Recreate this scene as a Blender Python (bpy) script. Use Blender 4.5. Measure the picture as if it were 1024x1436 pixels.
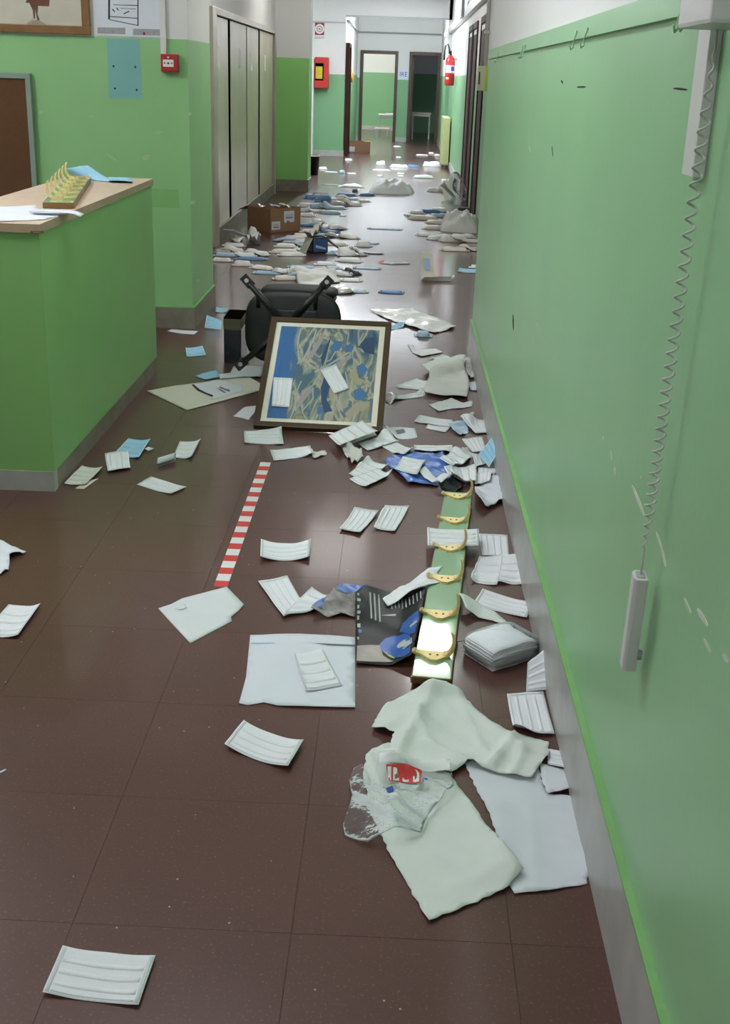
import bpy, bmesh, math, random
import numpy as np
from mathutils import Vector, Matrix
from mathutils.geometry import delaunay_2d_cdt
random.seed(7)
for o in list(bpy.data.objects): bpy.data.objects.remove(o, do_unlink=True)
scene = bpy.context.scene
COL = scene.collection

# ---------------------------------------------------------------- camera
cam_d = bpy.data.cameras.new('camera'); cam = bpy.data.objects.new('camera', cam_d); COL.objects.link(cam)
cam_d.sensor_fit = 'VERTICAL'; cam_d.sensor_height = 36.0; cam_d.lens = 40.964
cam_d.clip_start = 0.05; cam_d.clip_end = 100
cam.matrix_world = Matrix(((0.998989,-0.040714,0.019063,0.000000),(0.032097,0.349057,-0.936551,0.000000),(0.031476,0.936216,0.350011,1.500000),(0.000000,0.000000,0.000000,1.000000)))
scene.camera = cam

# ---------------------------------------------------------------- world, lamps, exposure
world = bpy.data.worlds.new('world'); scene.world = world; world.use_nodes = True
bg = world.node_tree.nodes['Background']; bg.inputs[0].default_value = (.75, .8, .9, 1); bg.inputs[1].default_value = .25
scene.view_settings.view_transform = 'Standard'; scene.view_settings.look = 'None'
scene.view_settings.gamma = 1.0; scene.view_settings.use_curve_mapping = False
scene.view_settings.exposure = 0.68
LAMPS = []          # ceiling lamps above the frame, some of them added fill lights: x, y, length along x, length along y, strength, colour, label
for L_ in ((-.85, 3.4, .12, 1.2, 33, (.93, .965, 1.0), 'fluorescent ceiling lamp before the green counter'),
           (-2.9, 4.9, .12, 1.2, 42, (.97, .98, 1.0), 'added unseen fill light above the area behind the counter'),  # fill light added to brighten the left wall
           (-1.5, -.7, .12, 1.2, 27, (.95, .97, 1.0), 'added unseen fill light behind the camera'),  # fill light added to lift the counter front
           (.40, 8.70, .30, .56, 28, (1.0, .985, .96), 'fluorescent ceiling lamp beyond the counter'),
           (-.5, 10.9, .6, 1.2, 2.5, (1.0, .98, .97), 'square ceiling light panel beyond the counter'),
           (-.75, 14.7, .12, .6, 34, (1.0, .975, .94), 'added unseen fill light before the dark doors'),  # fill light added for the dim stretch by the far left wall
           (-1.0, 20.0, .12, 1.0, 175, (.86, .93, 1.0), 'fluorescent ceiling lamp before the hose cabinet'),
           (-.15, 21.9, 1.5, 2.2, 3.2, (.88, .94, 1.0), 'added wide ceiling glow panel before the white lintel'),  # low glow added for the floor to mirror as glare
           (-.10, 26.3, 1.5, .12, 92, (.86, .93, 1.0), 'fluorescent ceiling lamp before the brown doorways'),
           (-1.6, 33.2, 1.5, .12, 105, (.97, 1.0, .96), 'fluorescent ceiling lamp in the lit classroom')): LAMPS.append(L_)

# ---------------------------------------------------------------- materials
def lin(c):
    return tuple((v/255/12.92 if v/255 <= .04045 else ((v/255+.055)/1.055)**2.4) for v in c) + (1.0,)
def mat(name, rgb, rough=.6, spec=.5, metal=0.0, var=.06, vscale=8.0, bump=0.0, bscale=60.0, rgb2=None, coat=0.0, rand=0.0):
    m = bpy.data.materials.new(name); m.use_nodes = True; nt = m.node_tree; N = nt.nodes; L = nt.links
    b = N['Principled BSDF']; b.inputs['Roughness'].default_value = rough; b.inputs['Metallic'].default_value = metal
    b.inputs['Specular IOR Level'].default_value = spec; b.inputs['Coat Weight'].default_value = coat
    tc = N.new('ShaderNodeTexCoord'); nz = N.new('ShaderNodeTexNoise'); nz.inputs['Scale'].default_value = vscale; nz.inputs['Detail'].default_value = 5
    L.new(tc.outputs['Object'], nz.inputs['Vector'])
    mx = N.new('ShaderNodeMix'); mx.data_type = 'RGBA'
    c1 = lin(rgb); c2 = lin(rgb2) if rgb2 else tuple(max(0, v*(1-3*var)) for v in c1[:3])+(1,)
    c0 = c1 if rgb2 else tuple(min(1, v*(1+3*var)) for v in c1[:3])+(1,)
    mx.inputs[6].default_value = c0; mx.inputs[7].default_value = c2
    L.new(nz.outputs['Fac'], mx.inputs[0])
    out = mx.outputs[2]
    if rand:
        oi = N.new('ShaderNodeObjectInfo'); hv = N.new('ShaderNodeHueSaturation'); ma = N.new('ShaderNodeMath'); ma.operation = 'MULTIPLY_ADD'
        ma.inputs[1].default_value = 2*rand; ma.inputs[2].default_value = 1-rand
        L.new(oi.outputs['Random'], ma.inputs[0]); L.new(ma.outputs[0], hv.inputs['Value']); L.new(out, hv.inputs['Color']); out = hv.outputs['Color']
    L.new(out, b.inputs['Base Color'])
    if bump:
        n2 = N.new('ShaderNodeTexNoise'); n2.inputs['Scale'].default_value = bscale; n2.inputs['Detail'].default_value = 4
        L.new(tc.outputs['Object'], n2.inputs['Vector'])
        bp = N.new('ShaderNodeBump'); bp.inputs['Strength'].default_value = bump; bp.inputs['Distance'].default_value = .004
        L.new(n2.outputs['Fac'], bp.inputs['Height']); L.new(bp.outputs[0], b.inputs['Normal'])
    return m
def film(name, alpha, rgb, rough=.12, bump=.6, bscale=30.0):
    m = bpy.data.materials.new(name); m.use_nodes = True; nt = m.node_tree; N = nt.nodes; L = nt.links
    b = N['Principled BSDF']; b.inputs['Base Color'].default_value = lin(rgb); b.inputs['Roughness'].default_value = rough
    b.inputs['Specular IOR Level'].default_value = .6
    tr = N.new('ShaderNodeBsdfTransparent'); ms = N.new('ShaderNodeMixShader')
    fr = N.new('ShaderNodeFresnel'); fr.inputs['IOR'].default_value = 1.22
    ma = N.new('ShaderNodeMath'); ma.operation = 'MULTIPLY_ADD'; ma.inputs[1].default_value = 1-alpha; ma.inputs[2].default_value = alpha; ma.use_clamp = True
    L.new(fr.outputs[0], ma.inputs[0]); L.new(ma.outputs[0], ms.inputs[0])
    L.new(tr.outputs[0], ms.inputs[1]); L.new(b.outputs[0], ms.inputs[2])
    tc = N.new('ShaderNodeTexCoord'); n2 = N.new('ShaderNodeTexNoise'); n2.inputs['Scale'].default_value = bscale; n2.inputs['Detail'].default_value = 3
    L.new(tc.outputs['Object'], n2.inputs['Vector'])
    bp = N.new('ShaderNodeBump'); bp.inputs['Strength'].default_value = bump; bp.inputs['Distance'].default_value = .01
    L.new(n2.outputs['Fac'], bp.inputs['Height']); L.new(bp.outputs[0], b.inputs['Normal']); L.new(bp.outputs[0], fr.inputs['Normal'])
    L.new(ms.outputs[0], N['Material Output'].inputs['Surface'])
    return m
M = {}
M['green'] = mat('green_wall_paint', (145, 194, 146), .34, .45, var=.03, vscale=2.2, bump=.10, bscale=45)
M['green_left'] = mat('green_wall_paint_left', (141, 190, 131), .42, .4, var=.035, vscale=2.5, bump=.10, bscale=45)
M['green_dark'] = mat('green_counter_paint', (134, 187, 112), .42, .4, var=.03, vscale=2.5, bump=.08, bscale=50)
M['green_mid'] = mat('green_mid_wall_paint', (140, 202, 116), .42, .4, var=.03, vscale=2.5, bump=.08, bscale=50)
M['lime'] = mat('lime_paint_edge', (130, 178, 114), .5, .3, var=.04, vscale=20)
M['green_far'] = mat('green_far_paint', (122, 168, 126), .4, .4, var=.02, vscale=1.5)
M['white_wall'] = mat('white_wall_paint', (222, 222, 220), .7, .3, var=.015, vscale=2)
M['ceil'] = mat('ceiling_paint', (225, 225, 222), .8, .2, var=.01)
M['base_grey'] = mat('grey_baseboard', (170, 170, 166), .34, .4, var=.10, vscale=9, bump=.05)
M['base_dirty'] = mat('dirty_baseboard', (128, 122, 108), .5, .4, var=.16, vscale=9, bump=.05)
M['door_dark'] = mat('dark_brown_wood', (62, 36, 26), .7, .2, var=.1, vscale=6)
M['dark_frame'] = mat('dark_frame_wood', (72, 56, 42), .45, .4, var=.08, vscale=6)
M['alu'] = mat('aluminium', (190, 184, 168), .36, .5, metal=.6, var=.05, vscale=3)
M['locker'] = mat('locker_laminate', (206, 199, 178), .24, .5, var=.05, vscale=2)
M['gap'] = mat('matte_black', (12, 10, 8), .9, .0)
M['joint'] = mat('floor_joint', (58, 40, 36), .6, .3)
M['worktop'] = mat('worktop_laminate', (206, 184, 162), .4, .45, var=.05, vscale=22)
M['edge'] = mat('worktop_edge', (176, 156, 128), .5, .4, var=.06, vscale=20)
M['mask'] = mat('white_mask_fabric', (230, 234, 238), .85, .15, var=.012, vscale=120, bump=.12, bscale=500, rand=.025)
M['mask_line'] = mat('mask_seam', (206, 214, 214), .85, .15, var=.03, vscale=300)
M['mask_blue'] = mat('light_blue_mask_fabric', (158, 206, 232), .8, .15, var=.03, vscale=120, bump=.12, bscale=500)
M['mask_blue_line'] = mat('light_blue_mask_seam', (206, 226, 236), .8, .15)
M['mask_cream'] = mat('greenish_mask_fabric', (206, 214, 200), .85, .15, var=.02, vscale=120)
M['paper'] = mat('white_paper', (216, 222, 230), .75, .25, var=.012, vscale=15, bump=.10, bscale=12)
M['card'] = mat('off_white_card', (214, 220, 222), .6, .3, var=.015, vscale=12)
M['card_cream'] = mat('cream_card', (216, 214, 200), .55, .35, var=.02, vscale=12)
M['gown'] = mat('gown_nonwoven', (214, 222, 216), .8, .2, var=.02, vscale=14, bump=.25, bscale=35)
M['gown_b'] = mat('gown_nonwoven_blueish', (210, 217, 222), .8, .2, var=.02, vscale=14, bump=.22, bscale=28)
M['grey_cloth'] = mat('grey_white_cloth', (204, 206, 200), .8, .2, var=.03, vscale=14, bump=.25, bscale=30)
M['gloss_white'] = mat('glossy_white_plastic', (226, 228, 226), .16, .6, var=.02, vscale=14, bump=.5, bscale=22)
M['print_grey'] = mat('grey_print_ink', (120, 122, 128), .8, .2)
M['legend'] = mat('grey_legend_band', (158, 160, 162), .8, .2, var=.08, vscale=60)
M['ink'] = mat('dark_ink', (50, 52, 58), .8, .2)
M['ink_blue'] = mat('blue_ink', (60, 84, 170), .7, .2)
M['pack'] = mat('white_pack_film', (238, 240, 240), .5, .55, var=.05, vscale=18, bump=.2, bscale=35, rand=.04)
M['pack_warm'] = mat('warm_white_pack_film', (228, 221, 212), .5, .55, var=.05, vscale=18, bump=.2, bscale=35, rand=.05)
M['pack_blue'] = mat('blue_pack_film', (92, 132, 178), .5, .55, var=.14, vscale=18, bump=.2, bscale=35, rand=.12)
M['pack_pale'] = mat('pale_blue_pack_film', (166, 194, 214), .5, .55, var=.06, vscale=18, bump=.2, bscale=35, rand=.08)
M['pack_grey'] = mat('grey_pack_film', (176, 176, 168), .2, .6, var=.06, vscale=14, bump=.4, bscale=30)
M['pack_dark'] = mat('dark_pack_film', (48, 52, 58), .3, .5, var=.1, vscale=18)
M['blue_bag'] = mat('blue_plastic_bag', (74, 118, 196), .3, .5, var=.12, vscale=14, bump=.6, bscale=30)
M['black_bag'] = mat('black_printed_plastic', (30, 32, 36), .42, .3, var=.1, vscale=10, bump=.2, bscale=20)
M['silver_bag'] = mat('silver_grey_foil', (138, 134, 134), .3, .5, var=.3, vscale=25, bump=.8, bscale=40)
M['bag_grey'] = mat('grey_print_area', (150, 144, 138), .35, .4, var=.2, vscale=12)
M['bag_blue'] = mat('blue_print_area', (48, 92, 176), .3, .5, var=.08, vscale=20)
M['bag_text'] = mat('pale_print', (176, 180, 180), .5, .3)
M['bag_lime'] = mat('lime_print', (178, 206, 110), .5, .3)
M['rack_top'] = mat('mint_lacquer', (158, 196, 160), .06, .6, var=.03, vscale=6, coat=.5)
M['rack_wood'] = mat('brown_wood_edge', (128, 96, 58), .45, .4, var=.12, vscale=16)
M['brass'] = mat('brass_lacquer', (228, 206, 142), .38, .5, metal=.35, var=.08, vscale=40)
M['frame_wood'] = mat('brown_picture_frame', (74, 58, 38), .4, .4, var=.10, vscale=16)
M['frame_wood2'] = mat('mid_brown_picture_frame', (128, 92, 52), .4, .4, var=.10, vscale=16)
M['mat_cream'] = mat('cream_mount', (232, 228, 212), .6, .3, var=.01)
M['black_plastic'] = mat('black_plastic', (17, 18, 20), .42, .5, var=.06, vscale=20)
M['black_fabric'] = mat('black_upholstery', (19, 20, 21), .62, .3, var=.10, vscale=60, bump=.3, bscale=200)
M['black_gloss'] = mat('black_gloss', (24, 27, 34), .14, .5, var=.05)
M['olive'] = mat('olive_grey_rim', (98, 92, 74), .45, .4, var=.1)
M['steel'] = mat('steel', (170, 170, 168), .3, .5, metal=.8)
M['red_stripe'] = mat('red_tape', (204, 62, 58), .5, .4, var=.04, vscale=30)
M['white_tape'] = mat('white_tape', (226, 228, 228), .5, .4, var=.02, vscale=30)
M['cardboard'] = mat('brown_cardboard', (154, 120, 92), .7, .2, var=.05, vscale=12)
M['cardboard_in'] = mat('cardboard_inside', (116, 90, 68), .8, .2, var=.06, vscale=12)
M['white_plastic'] = mat('white_plastic', (214, 214, 212), .35, .5, var=.01)
M['grey_plastic'] = mat('grey_plastic', (170, 172, 174), .4, .5, var=.02)
M['cord'] = mat('cord_plastic', (196, 196, 190), .4, .5, var=.02)
M['red'] = mat('red_enamel', (186, 48, 44), .32, .5, var=.04)
M['red_dark'] = mat('red_plastic', (170, 36, 40), .35, .5, var=.04)
M['yellow'] = mat('yellow_hose', (196, 176, 40), .5, .4, var=.1, vscale=40)
M['cream_box'] = mat('cream_box', (212, 214, 178), .45, .4, var=.02)
M['lime_box'] = mat('lime_side', (190, 212, 96), .45, .4, var=.02)
M['rad'] = mat('radiator_enamel', (186, 188, 138), .35, .5, var=.03)
M['brown_board'] = mat('brown_felt_board', (96, 68, 46), .8, .2, var=.05, vscale=40)
M['grey_frame'] = mat('grey_board_frame', (134, 150, 140), .45, .4, var=.05)
M['blue_patch'] = mat('blue_wall_patch', (122, 176, 172), .5, .35, var=.03, vscale=5)
M['green_patch'] = mat('fresh_green_patch', (126, 178, 112), .4, .4, var=.03, vscale=5)
M['chip'] = mat('chipped_plaster', (204, 214, 198), .8, .2, var=.06, vscale=40)
M['chip_l'] = mat('pale_smear', (166, 194, 152), .7, .2, var=.06, vscale=40)
M['photo'] = mat('picture_ground', (196, 192, 176), .5, .4, var=.10, vscale=5)
M['coat'] = mat('picture_brown_coat', (116, 70, 56), .6, .3, var=.1, vscale=20)
M['skin'] = mat('picture_legs', (98, 74, 62), .6, .3)
M['picture_shadow'] = mat('picture_ground_stain', (160, 146, 128), .6, .3, var=.15, vscale=30)
M['desk_top'] = mat('desk_laminate', (214, 208, 190), .4, .4, var=.02)
M['desk_leg'] = mat('desk_steel', (170, 176, 178), .3, .5, metal=.3)
M['orange'] = mat('orange_paper', (214, 120, 50), .7, .2)
M['sign_white'] = mat('sign_white', (226, 226, 222), .5, .3, var=.01)
M['sign_red'] = mat('sign_red', (150, 44, 58), .5, .3)
M['pale_blue_print'] = mat('pale_blue_print', (176, 196, 226), .5, .3)
M['brown_floor_dirt'] = mat('brown_scrap', (120, 96, 70), .7, .2)
M['clear'] = film('clear_film', .025, (214, 222, 222), .09, .5, 26)
M['clear_pack'] = film('clear_pack_film', .04, (232, 240, 240), .10, .6, 30)
M['milky'] = film('milky_film', .74, (240, 243, 242), .5, .5, 26)
M['milky_grey'] = film('milky_grey_film', .82, (230, 230, 226), .5, .5, 20)
M['wispy'] = film('wispy_film', .22, (226, 230, 228), .3, .5, 20)
M['carton_blue'] = mat('carton_blue_print', (66, 88, 140), .45, .4, var=.1, vscale=20)
M['glass_dark'] = film('dark_glass', .55, (40, 46, 52), .05, 0.0, 5)

def floor_material():
    m = bpy.data.materials.new('brown_linoleum'); m.use_nodes = True; nt = m.node_tree; N = nt.nodes; L = nt.links
    b = N['Principled BSDF']; b.inputs['Specular IOR Level'].default_value = .24
    g = N.new('ShaderNodeNewGeometry')
    n1 = N.new('ShaderNodeTexNoise'); n1.inputs['Scale'].default_value = 3.0; n1.inputs['Detail'].default_value = 6
    n2 = N.new('ShaderNodeTexNoise'); n2.inputs['Scale'].default_value = 160.0; n2.inputs['Detail'].default_value = 3
    v = N.new('ShaderNodeTexVoronoi'); v.inputs['Scale'].default_value = 34.0
    for n in (n1, n2, v): L.new(g.outputs['Position'], n.inputs['Vector'])
    mx = N.new('ShaderNodeMix'); mx.data_type = 'RGBA'; mx.inputs[6].default_value = lin((92, 60, 53)); mx.inputs[7].default_value = lin((78, 50, 44)); L.new(n1.outputs['Fac'], mx.inputs[0])
    r2 = N.new('ShaderNodeValToRGB'); r2.color_ramp.elements[0].position = .60; r2.color_ramp.elements[1].position = .80
    L.new(n2.outputs['Fac'], r2.inputs[0])
    m2 = N.new('ShaderNodeMix'); m2.data_type = 'RGBA'; m2.inputs[7].default_value = lin((128, 96, 80)); L.new(mx.outputs[2], m2.inputs[6]); L.new(r2.outputs[0], m2.inputs[0])
    # sparse pale specks: only some voronoi cells, only near their centre
    lt = N.new('ShaderNodeMath'); lt.operation = 'LESS_THAN'; lt.inputs[1].default_value = .075; L.new(v.outputs['Distance'], lt.inputs[0])
    sp = N.new('ShaderNodeSeparateColor'); L.new(v.outputs['Color'], sp.inputs[0])
    gt = N.new('ShaderNodeMath'); gt.operation = 'GREATER_THAN'; gt.inputs[1].default_value = .86; L.new(sp.outputs[0], gt.inputs[0])
    mu = N.new('ShaderNodeMath'); mu.operation = 'MULTIPLY'; L.new(lt.outputs[0], mu.inputs[0]); L.new(gt.outputs[0], mu.inputs[1])
    m3 = N.new('ShaderNodeMix'); m3.data_type = 'RGBA'; m3.inputs[7].default_value = lin((172, 156, 136)); L.new(m2.outputs[2], m3.inputs[6]); L.new(mu.outputs[0], m3.inputs[0])
    oi = N.new('ShaderNodeObjectInfo'); hv = N.new('ShaderNodeHueSaturation'); ma = N.new('ShaderNodeMath'); ma.operation = 'MULTIPLY_ADD'; ma.inputs[1].default_value = .10; ma.inputs[2].default_value = .95
    L.new(oi.outputs['Random'], ma.inputs[0]); L.new(ma.outputs[0], hv.inputs['Value']); L.new(m3.outputs[2], hv.inputs['Color'])
    L.new(hv.outputs[0], b.inputs['Base Color'])
    mr = N.new('ShaderNodeMapRange'); mr.inputs[3].default_value = .07; mr.inputs[4].default_value = .15; L.new(n1.outputs['Fac'], mr.inputs[0]); L.new(mr.outputs[0], b.inputs['Coat Roughness'])
    b.inputs['Coat Weight'].default_value = .55; b.inputs['Roughness'].default_value = .36
    n4 = N.new('ShaderNodeTexNoise'); n4.inputs['Scale'].default_value = 5.0; L.new(g.outputs['Position'], n4.inputs['Vector'])
    bp = N.new('ShaderNodeBump'); bp.inputs['Strength'].default_value = .07; bp.inputs['Distance'].default_value = .004; L.new(n4.outputs['Fac'], bp.inputs['Height']); L.new(bp.outputs[0], b.inputs['Normal'])
    return m
M['floor'] = floor_material()
def canvas_material(name='abstract_painting', tint=None, fac=.5):
    m = bpy.data.materials.new(name); m.use_nodes = True; nt = m.node_tree; N = nt.nodes; L = nt.links
    b = N['Principled BSDF']; b.inputs['Roughness'].default_value = .35
    tc = N.new('ShaderNodeTexCoord'); mp = N.new('ShaderNodeMapping'); mp.inputs['Scale'].default_value = (3.6, 1.5, 1); L.new(tc.outputs['UV'], mp.inputs['Vector'])
    n1 = N.new('ShaderNodeTexNoise'); n1.inputs['Scale'].default_value = 1.6; n1.inputs['Detail'].default_value = 4; n1.inputs['Distortion'].default_value = 1.1; L.new(mp.outputs[0], n1.inputs['Vector'])
    cr = N.new('ShaderNodeValToRGB'); e = cr.color_ramp.elements
    e[0].position = .28; e[0].color = lin((58, 74, 82)); e[1].position = .78; e[1].color = lin((92, 106, 84))
    for p, c in ((.36, (74, 108, 142)), (.43, (88, 114, 118)), (.485, (140, 152, 140)), (.53, (186, 178, 158)), (.575, (104, 122, 116)), (.62, (92, 124, 150)), (.68, (160, 156, 120))):
        x = e.new(p); x.color = lin(c)
    L.new(n1.outputs['Fac'], cr.inputs[0])
    n2 = N.new('ShaderNodeTexNoise'); n2.inputs['Scale'].default_value = 9; n2.inputs['Detail'].default_value = 6; n2.inputs['Distortion'].default_value = 2; L.new(mp.outputs[0], n2.inputs['Vector'])
    mx = N.new('ShaderNodeMix'); mx.data_type = 'RGBA'; mx.blend_type = 'OVERLAY'; mx.inputs[0].default_value = .35; L.new(cr.outputs[0], mx.inputs[6]); L.new(n2.outputs['Fac'], mx.inputs[7])
    sx = N.new('ShaderNodeSeparateXYZ'); L.new(tc.outputs['UV'], sx.inputs[0])
    wob = N.new('ShaderNodeMath'); wob.operation = 'MULTIPLY_ADD'; wob.inputs[1].default_value = .12; L.new(n1.outputs['Fac'], wob.inputs[0]); L.new(sx.outputs[0], wob.inputs[2])
    r = N.new('ShaderNodeValToRGB'); r.color_ramp.elements[0].position = .19; r.color_ramp.elements[1].position = .27; L.new(wob.outputs[0], r.inputs[0])
    bl = N.new('ShaderNodeMix'); bl.data_type = 'RGBA'; bl.inputs[6].default_value = lin((52, 96, 156)); bl.inputs[7].default_value = lin((74, 122, 172)); L.new(n2.outputs['Fac'], bl.inputs[0])
    fin = N.new('ShaderNodeMix'); fin.data_type = 'RGBA'; L.new(r.outputs[0], fin.inputs[0]); L.new(bl.outputs[2], fin.inputs[6]); L.new(mx.outputs[2], fin.inputs[7])
    out = fin.outputs[2]
    if tint:
        tm = N.new('ShaderNodeMix'); tm.data_type = 'RGBA'; tm.inputs[0].default_value = fac; tm.inputs[7].default_value = lin(tint); L.new(out, tm.inputs[6]); out = tm.outputs[2]
    L.new(out, b.inputs['Base Color'])
    return m
M['canvas'] = canvas_material()

# ---------------------------------------------------------------- mesh helpers (all coordinates are metres in the room)
class MB:
    def __init__(s): s.v = []; s.f = []
    def add(s, vs, fs):
        n = len(s.v); s.v += [tuple(p) for p in vs]; s.f += [tuple(i+n for i in f) for f in fs]; return s
    def box(s, x0, x1, y0, y1, z0, z1):
        return s.add([(x0,y0,z0),(x1,y0,z0),(x1,y1,z0),(x0,y1,z0),(x0,y0,z1),(x1,y0,z1),(x1,y1,z1),(x0,y1,z1)],
                     [(0,3,2,1),(4,5,6,7),(0,1,5,4),(1,2,6,5),(2,3,7,6),(3,0,4,7)])
    def bar(s, a, b, w, h, up=(0,0,1)):           # a square bar from a to b
        a = Vector(a); b = Vector(b); d = (b-a).normalized(); u = Vector(up); r = d.cross(u)
        if r.length < 1e-4: r = d.cross(Vector((0,1,0)))
        r.normalize(); u = r.cross(d)
        q = []
        for c in (a, b):
            for i, j in ((-1,-1),(1,-1),(1,1),(-1,1)): q.append(c + r*i*w/2 + u*j*h/2)
        return s.add(q, [(0,1,2,3),(7,6,5,4),(0,4,5,1),(1,5,6,2),(2,6,7,3),(3,7,4,0)])
    def tube(s, pts, rad, n=8, caps=True):
        pts = [Vector(p) for p in pts]; rs = rad if isinstance(rad, (list, tuple)) else [rad]*len(pts)
        rings = []; ref = None
        for i, p in enumerate(pts):
            d = (pts[min(i+1, len(pts)-1)] - pts[max(i-1, 0)]).normalized()
            if ref is None: ref = d.orthogonal().normalized()
            ref = (ref - d*ref.dot(d)); ref = ref.normalized() if ref.length > 1e-5 else d.orthogonal().normalized()
            t = d.cross(ref)
            rings.append([p + (ref*math.cos(2*math.pi*k/n) + t*math.sin(2*math.pi*k/n))*rs[i] for k in range(n)])
        vs = [q for r in rings for q in r]; fs = []
        for i in range(len(rings)-1):
            for k in range(n): fs.append((i*n+k, i*n+(k+1)%n, (i+1)*n+(k+1)%n, (i+1)*n+k))
        if caps: fs += [tuple(range(n-1, -1, -1)), tuple(range((len(rings)-1)*n, len(rings)*n))]
        return s.add(vs, fs)
    def prism(s, pts, off):                       # polygon pts (3D, planar) extruded by vector off
        n = len(pts); o = Vector(off); vs = [Vector(p) for p in pts] + [Vector(p)+o for p in pts]
        return s.add(vs, [tuple(range(n-1, -1, -1)), tuple(range(n, 2*n))] + [(i, (i+1)%n, n+(i+1)%n, n+i) for i in range(n)])
    def grid(s, P, T=None):                       # P: rows of points -> surface; with T (second layer) a closed sheet
        nr = len(P); nc = len(P[0])
        fs = [(i*nc+j, i*nc+j+1, (i+1)*nc+j+1, (i+1)*nc+j) for i in range(nr-1) for j in range(nc-1)]
        vs = [p for r in P for p in r]
        if T is not None:
            m = nr*nc; vs += [p for r in T for p in r]; fs += [tuple(m+k for k in reversed(f)) for f in list(fs)]
            rim = [j for j in range(nc)] + [i*nc+nc-1 for i in range(1, nr)] + [(nr-1)*nc+j for j in range(nc-2, -1, -1)] + [i*nc for i in range(nr-2, 0, -1)]
            for a in range(len(rim)):
                p, q = rim[a], rim[(a+1) % len(rim)]; fs.append((q, p, m+p, m+q))
        return s.add(vs, fs)
    def build(s, name, m, parent=None, smooth=False, bevel=0.0, uv=None):
        me = bpy.data.meshes.new(name)
        o0 = Vector((0,0,0)); par = parent
        while par is not None: o0 += par.location; par = par.parent
        if parent is None:
            xs = [p[0] for p in s.v]; ys = [p[1] for p in s.v]; zs = [p[2] for p in s.v]
            loc = Vector(((min(xs)+max(xs))/2, (min(ys)+max(ys))/2, min(zs)))
            o0 = loc
        me.from_pydata([tuple(Vector(p)-o0) for p in s.v], [], s.f)
        bm = bmesh.new(); bm.from_mesh(me); bmesh.ops.recalc_face_normals(bm, faces=bm.faces)
        if bevel: bmesh.ops.bevel(bm, geom=list(bm.edges), offset=bevel, segments=2, affect='EDGES', profile=.6)
        bm.to_mesh(me); bm.free()
        if smooth: me.polygons.foreach_set('use_smooth', [True]*len(me.polygons))
        if uv:
            l = me.uv_layers.new(name='UVMap')
            for lp in me.loops: l.data[lp.index].uv = uv(Vector(me.vertices[lp.vertex_index].co)+o0)
        me.materials.append(M[m])
        o = bpy.data.objects.new(name, me); COL.objects.link(o)
        if parent is None: o.location = loc
        else: o.parent = parent
        return o
def box(name, m, x0, x1, y0, y1, z0, z1, parent=None, bevel=0.0):
    return MB().box(min(x0,x1), max(x0,x1), min(y0,y1), max(y0,y1), min(z0,z1), max(z0,z1)).build(name, m, parent, bevel=bevel)
def tag(o, label, cat, group=None):
    o['label'] = label; o['category'] = cat
    if group: o['group'] = group
    return o
def thing(name, loc, label, cat, group=None):
    o = bpy.data.objects.new(name, None); COL.objects.link(o); o.location = loc; o.empty_display_size = .05
    return tag(o, label, cat, group)
def structure(o): o['kind'] = 'structure'; return o
def text_mesh(name, body, size, origin, ex, ey, m, parent, depth=.0006):
    c = bpy.data.curves.new('lettering', 'FONT'); c.body = body; c.size = size; c.extrude = depth/2; c.align_x = 'CENTER'; c.align_y = 'CENTER'; c.resolution_u = 2
    t = bpy.data.objects.new('lettering', c); COL.objects.link(t)
    bpy.context.view_layer.update()
    me = bpy.data.meshes.new_from_object(t.evaluated_get(bpy.context.evaluated_depsgraph_get()))
    bpy.data.objects.remove(t, do_unlink=True)
    ex = Vector(ex).normalized(); ey = Vector(ey).normalized(); ez = ex.cross(ey)
    mb = MB().add([Vector(origin)+ex*v.co.x+ey*v.co.y+ez*v.co.z for v in me.vertices], [tuple(p.vertices) for p in me.polygons])
    return mb.build(name, m, parent)
def decal(name, m, pts, off, parent):             # flat print: a thin polygon slightly proud of its surface
    return MB().prism(pts, off).build(name, m, parent)

def glow(name, rgb, s):
    m = bpy.data.materials.new(name); m.use_nodes = True; n = m.node_tree.nodes; n.remove(n['Principled BSDF'])
    e = n.new('ShaderNodeEmission'); e.inputs[0].default_value = rgb + (1,); e.inputs[1].default_value = s
    m.node_tree.links.new(e.outputs[0], n['Material Output'].inputs['Surface']); return m
for k, (x, y, sx, sy, s, rgb, lab) in enumerate(LAMPS):
    t = thing('ceiling_lamp', (x, y, 2.9), lab, 'lamp'); M['glow%d' % k] = glow('lamp_glow', rgb, s)  # the added fill lights get the same lamp body
    box('housing', 'white_plastic', x-sx/2-.03, x+sx/2+.03, y-sy/2-.03, y+sy/2+.03, 3.03, 3.099, t)
    box('tube', 'glow%d' % k, x-sx/2, x+sx/2, y-sy/2, y+sy/2, 2.95, 3.028, t)
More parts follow.
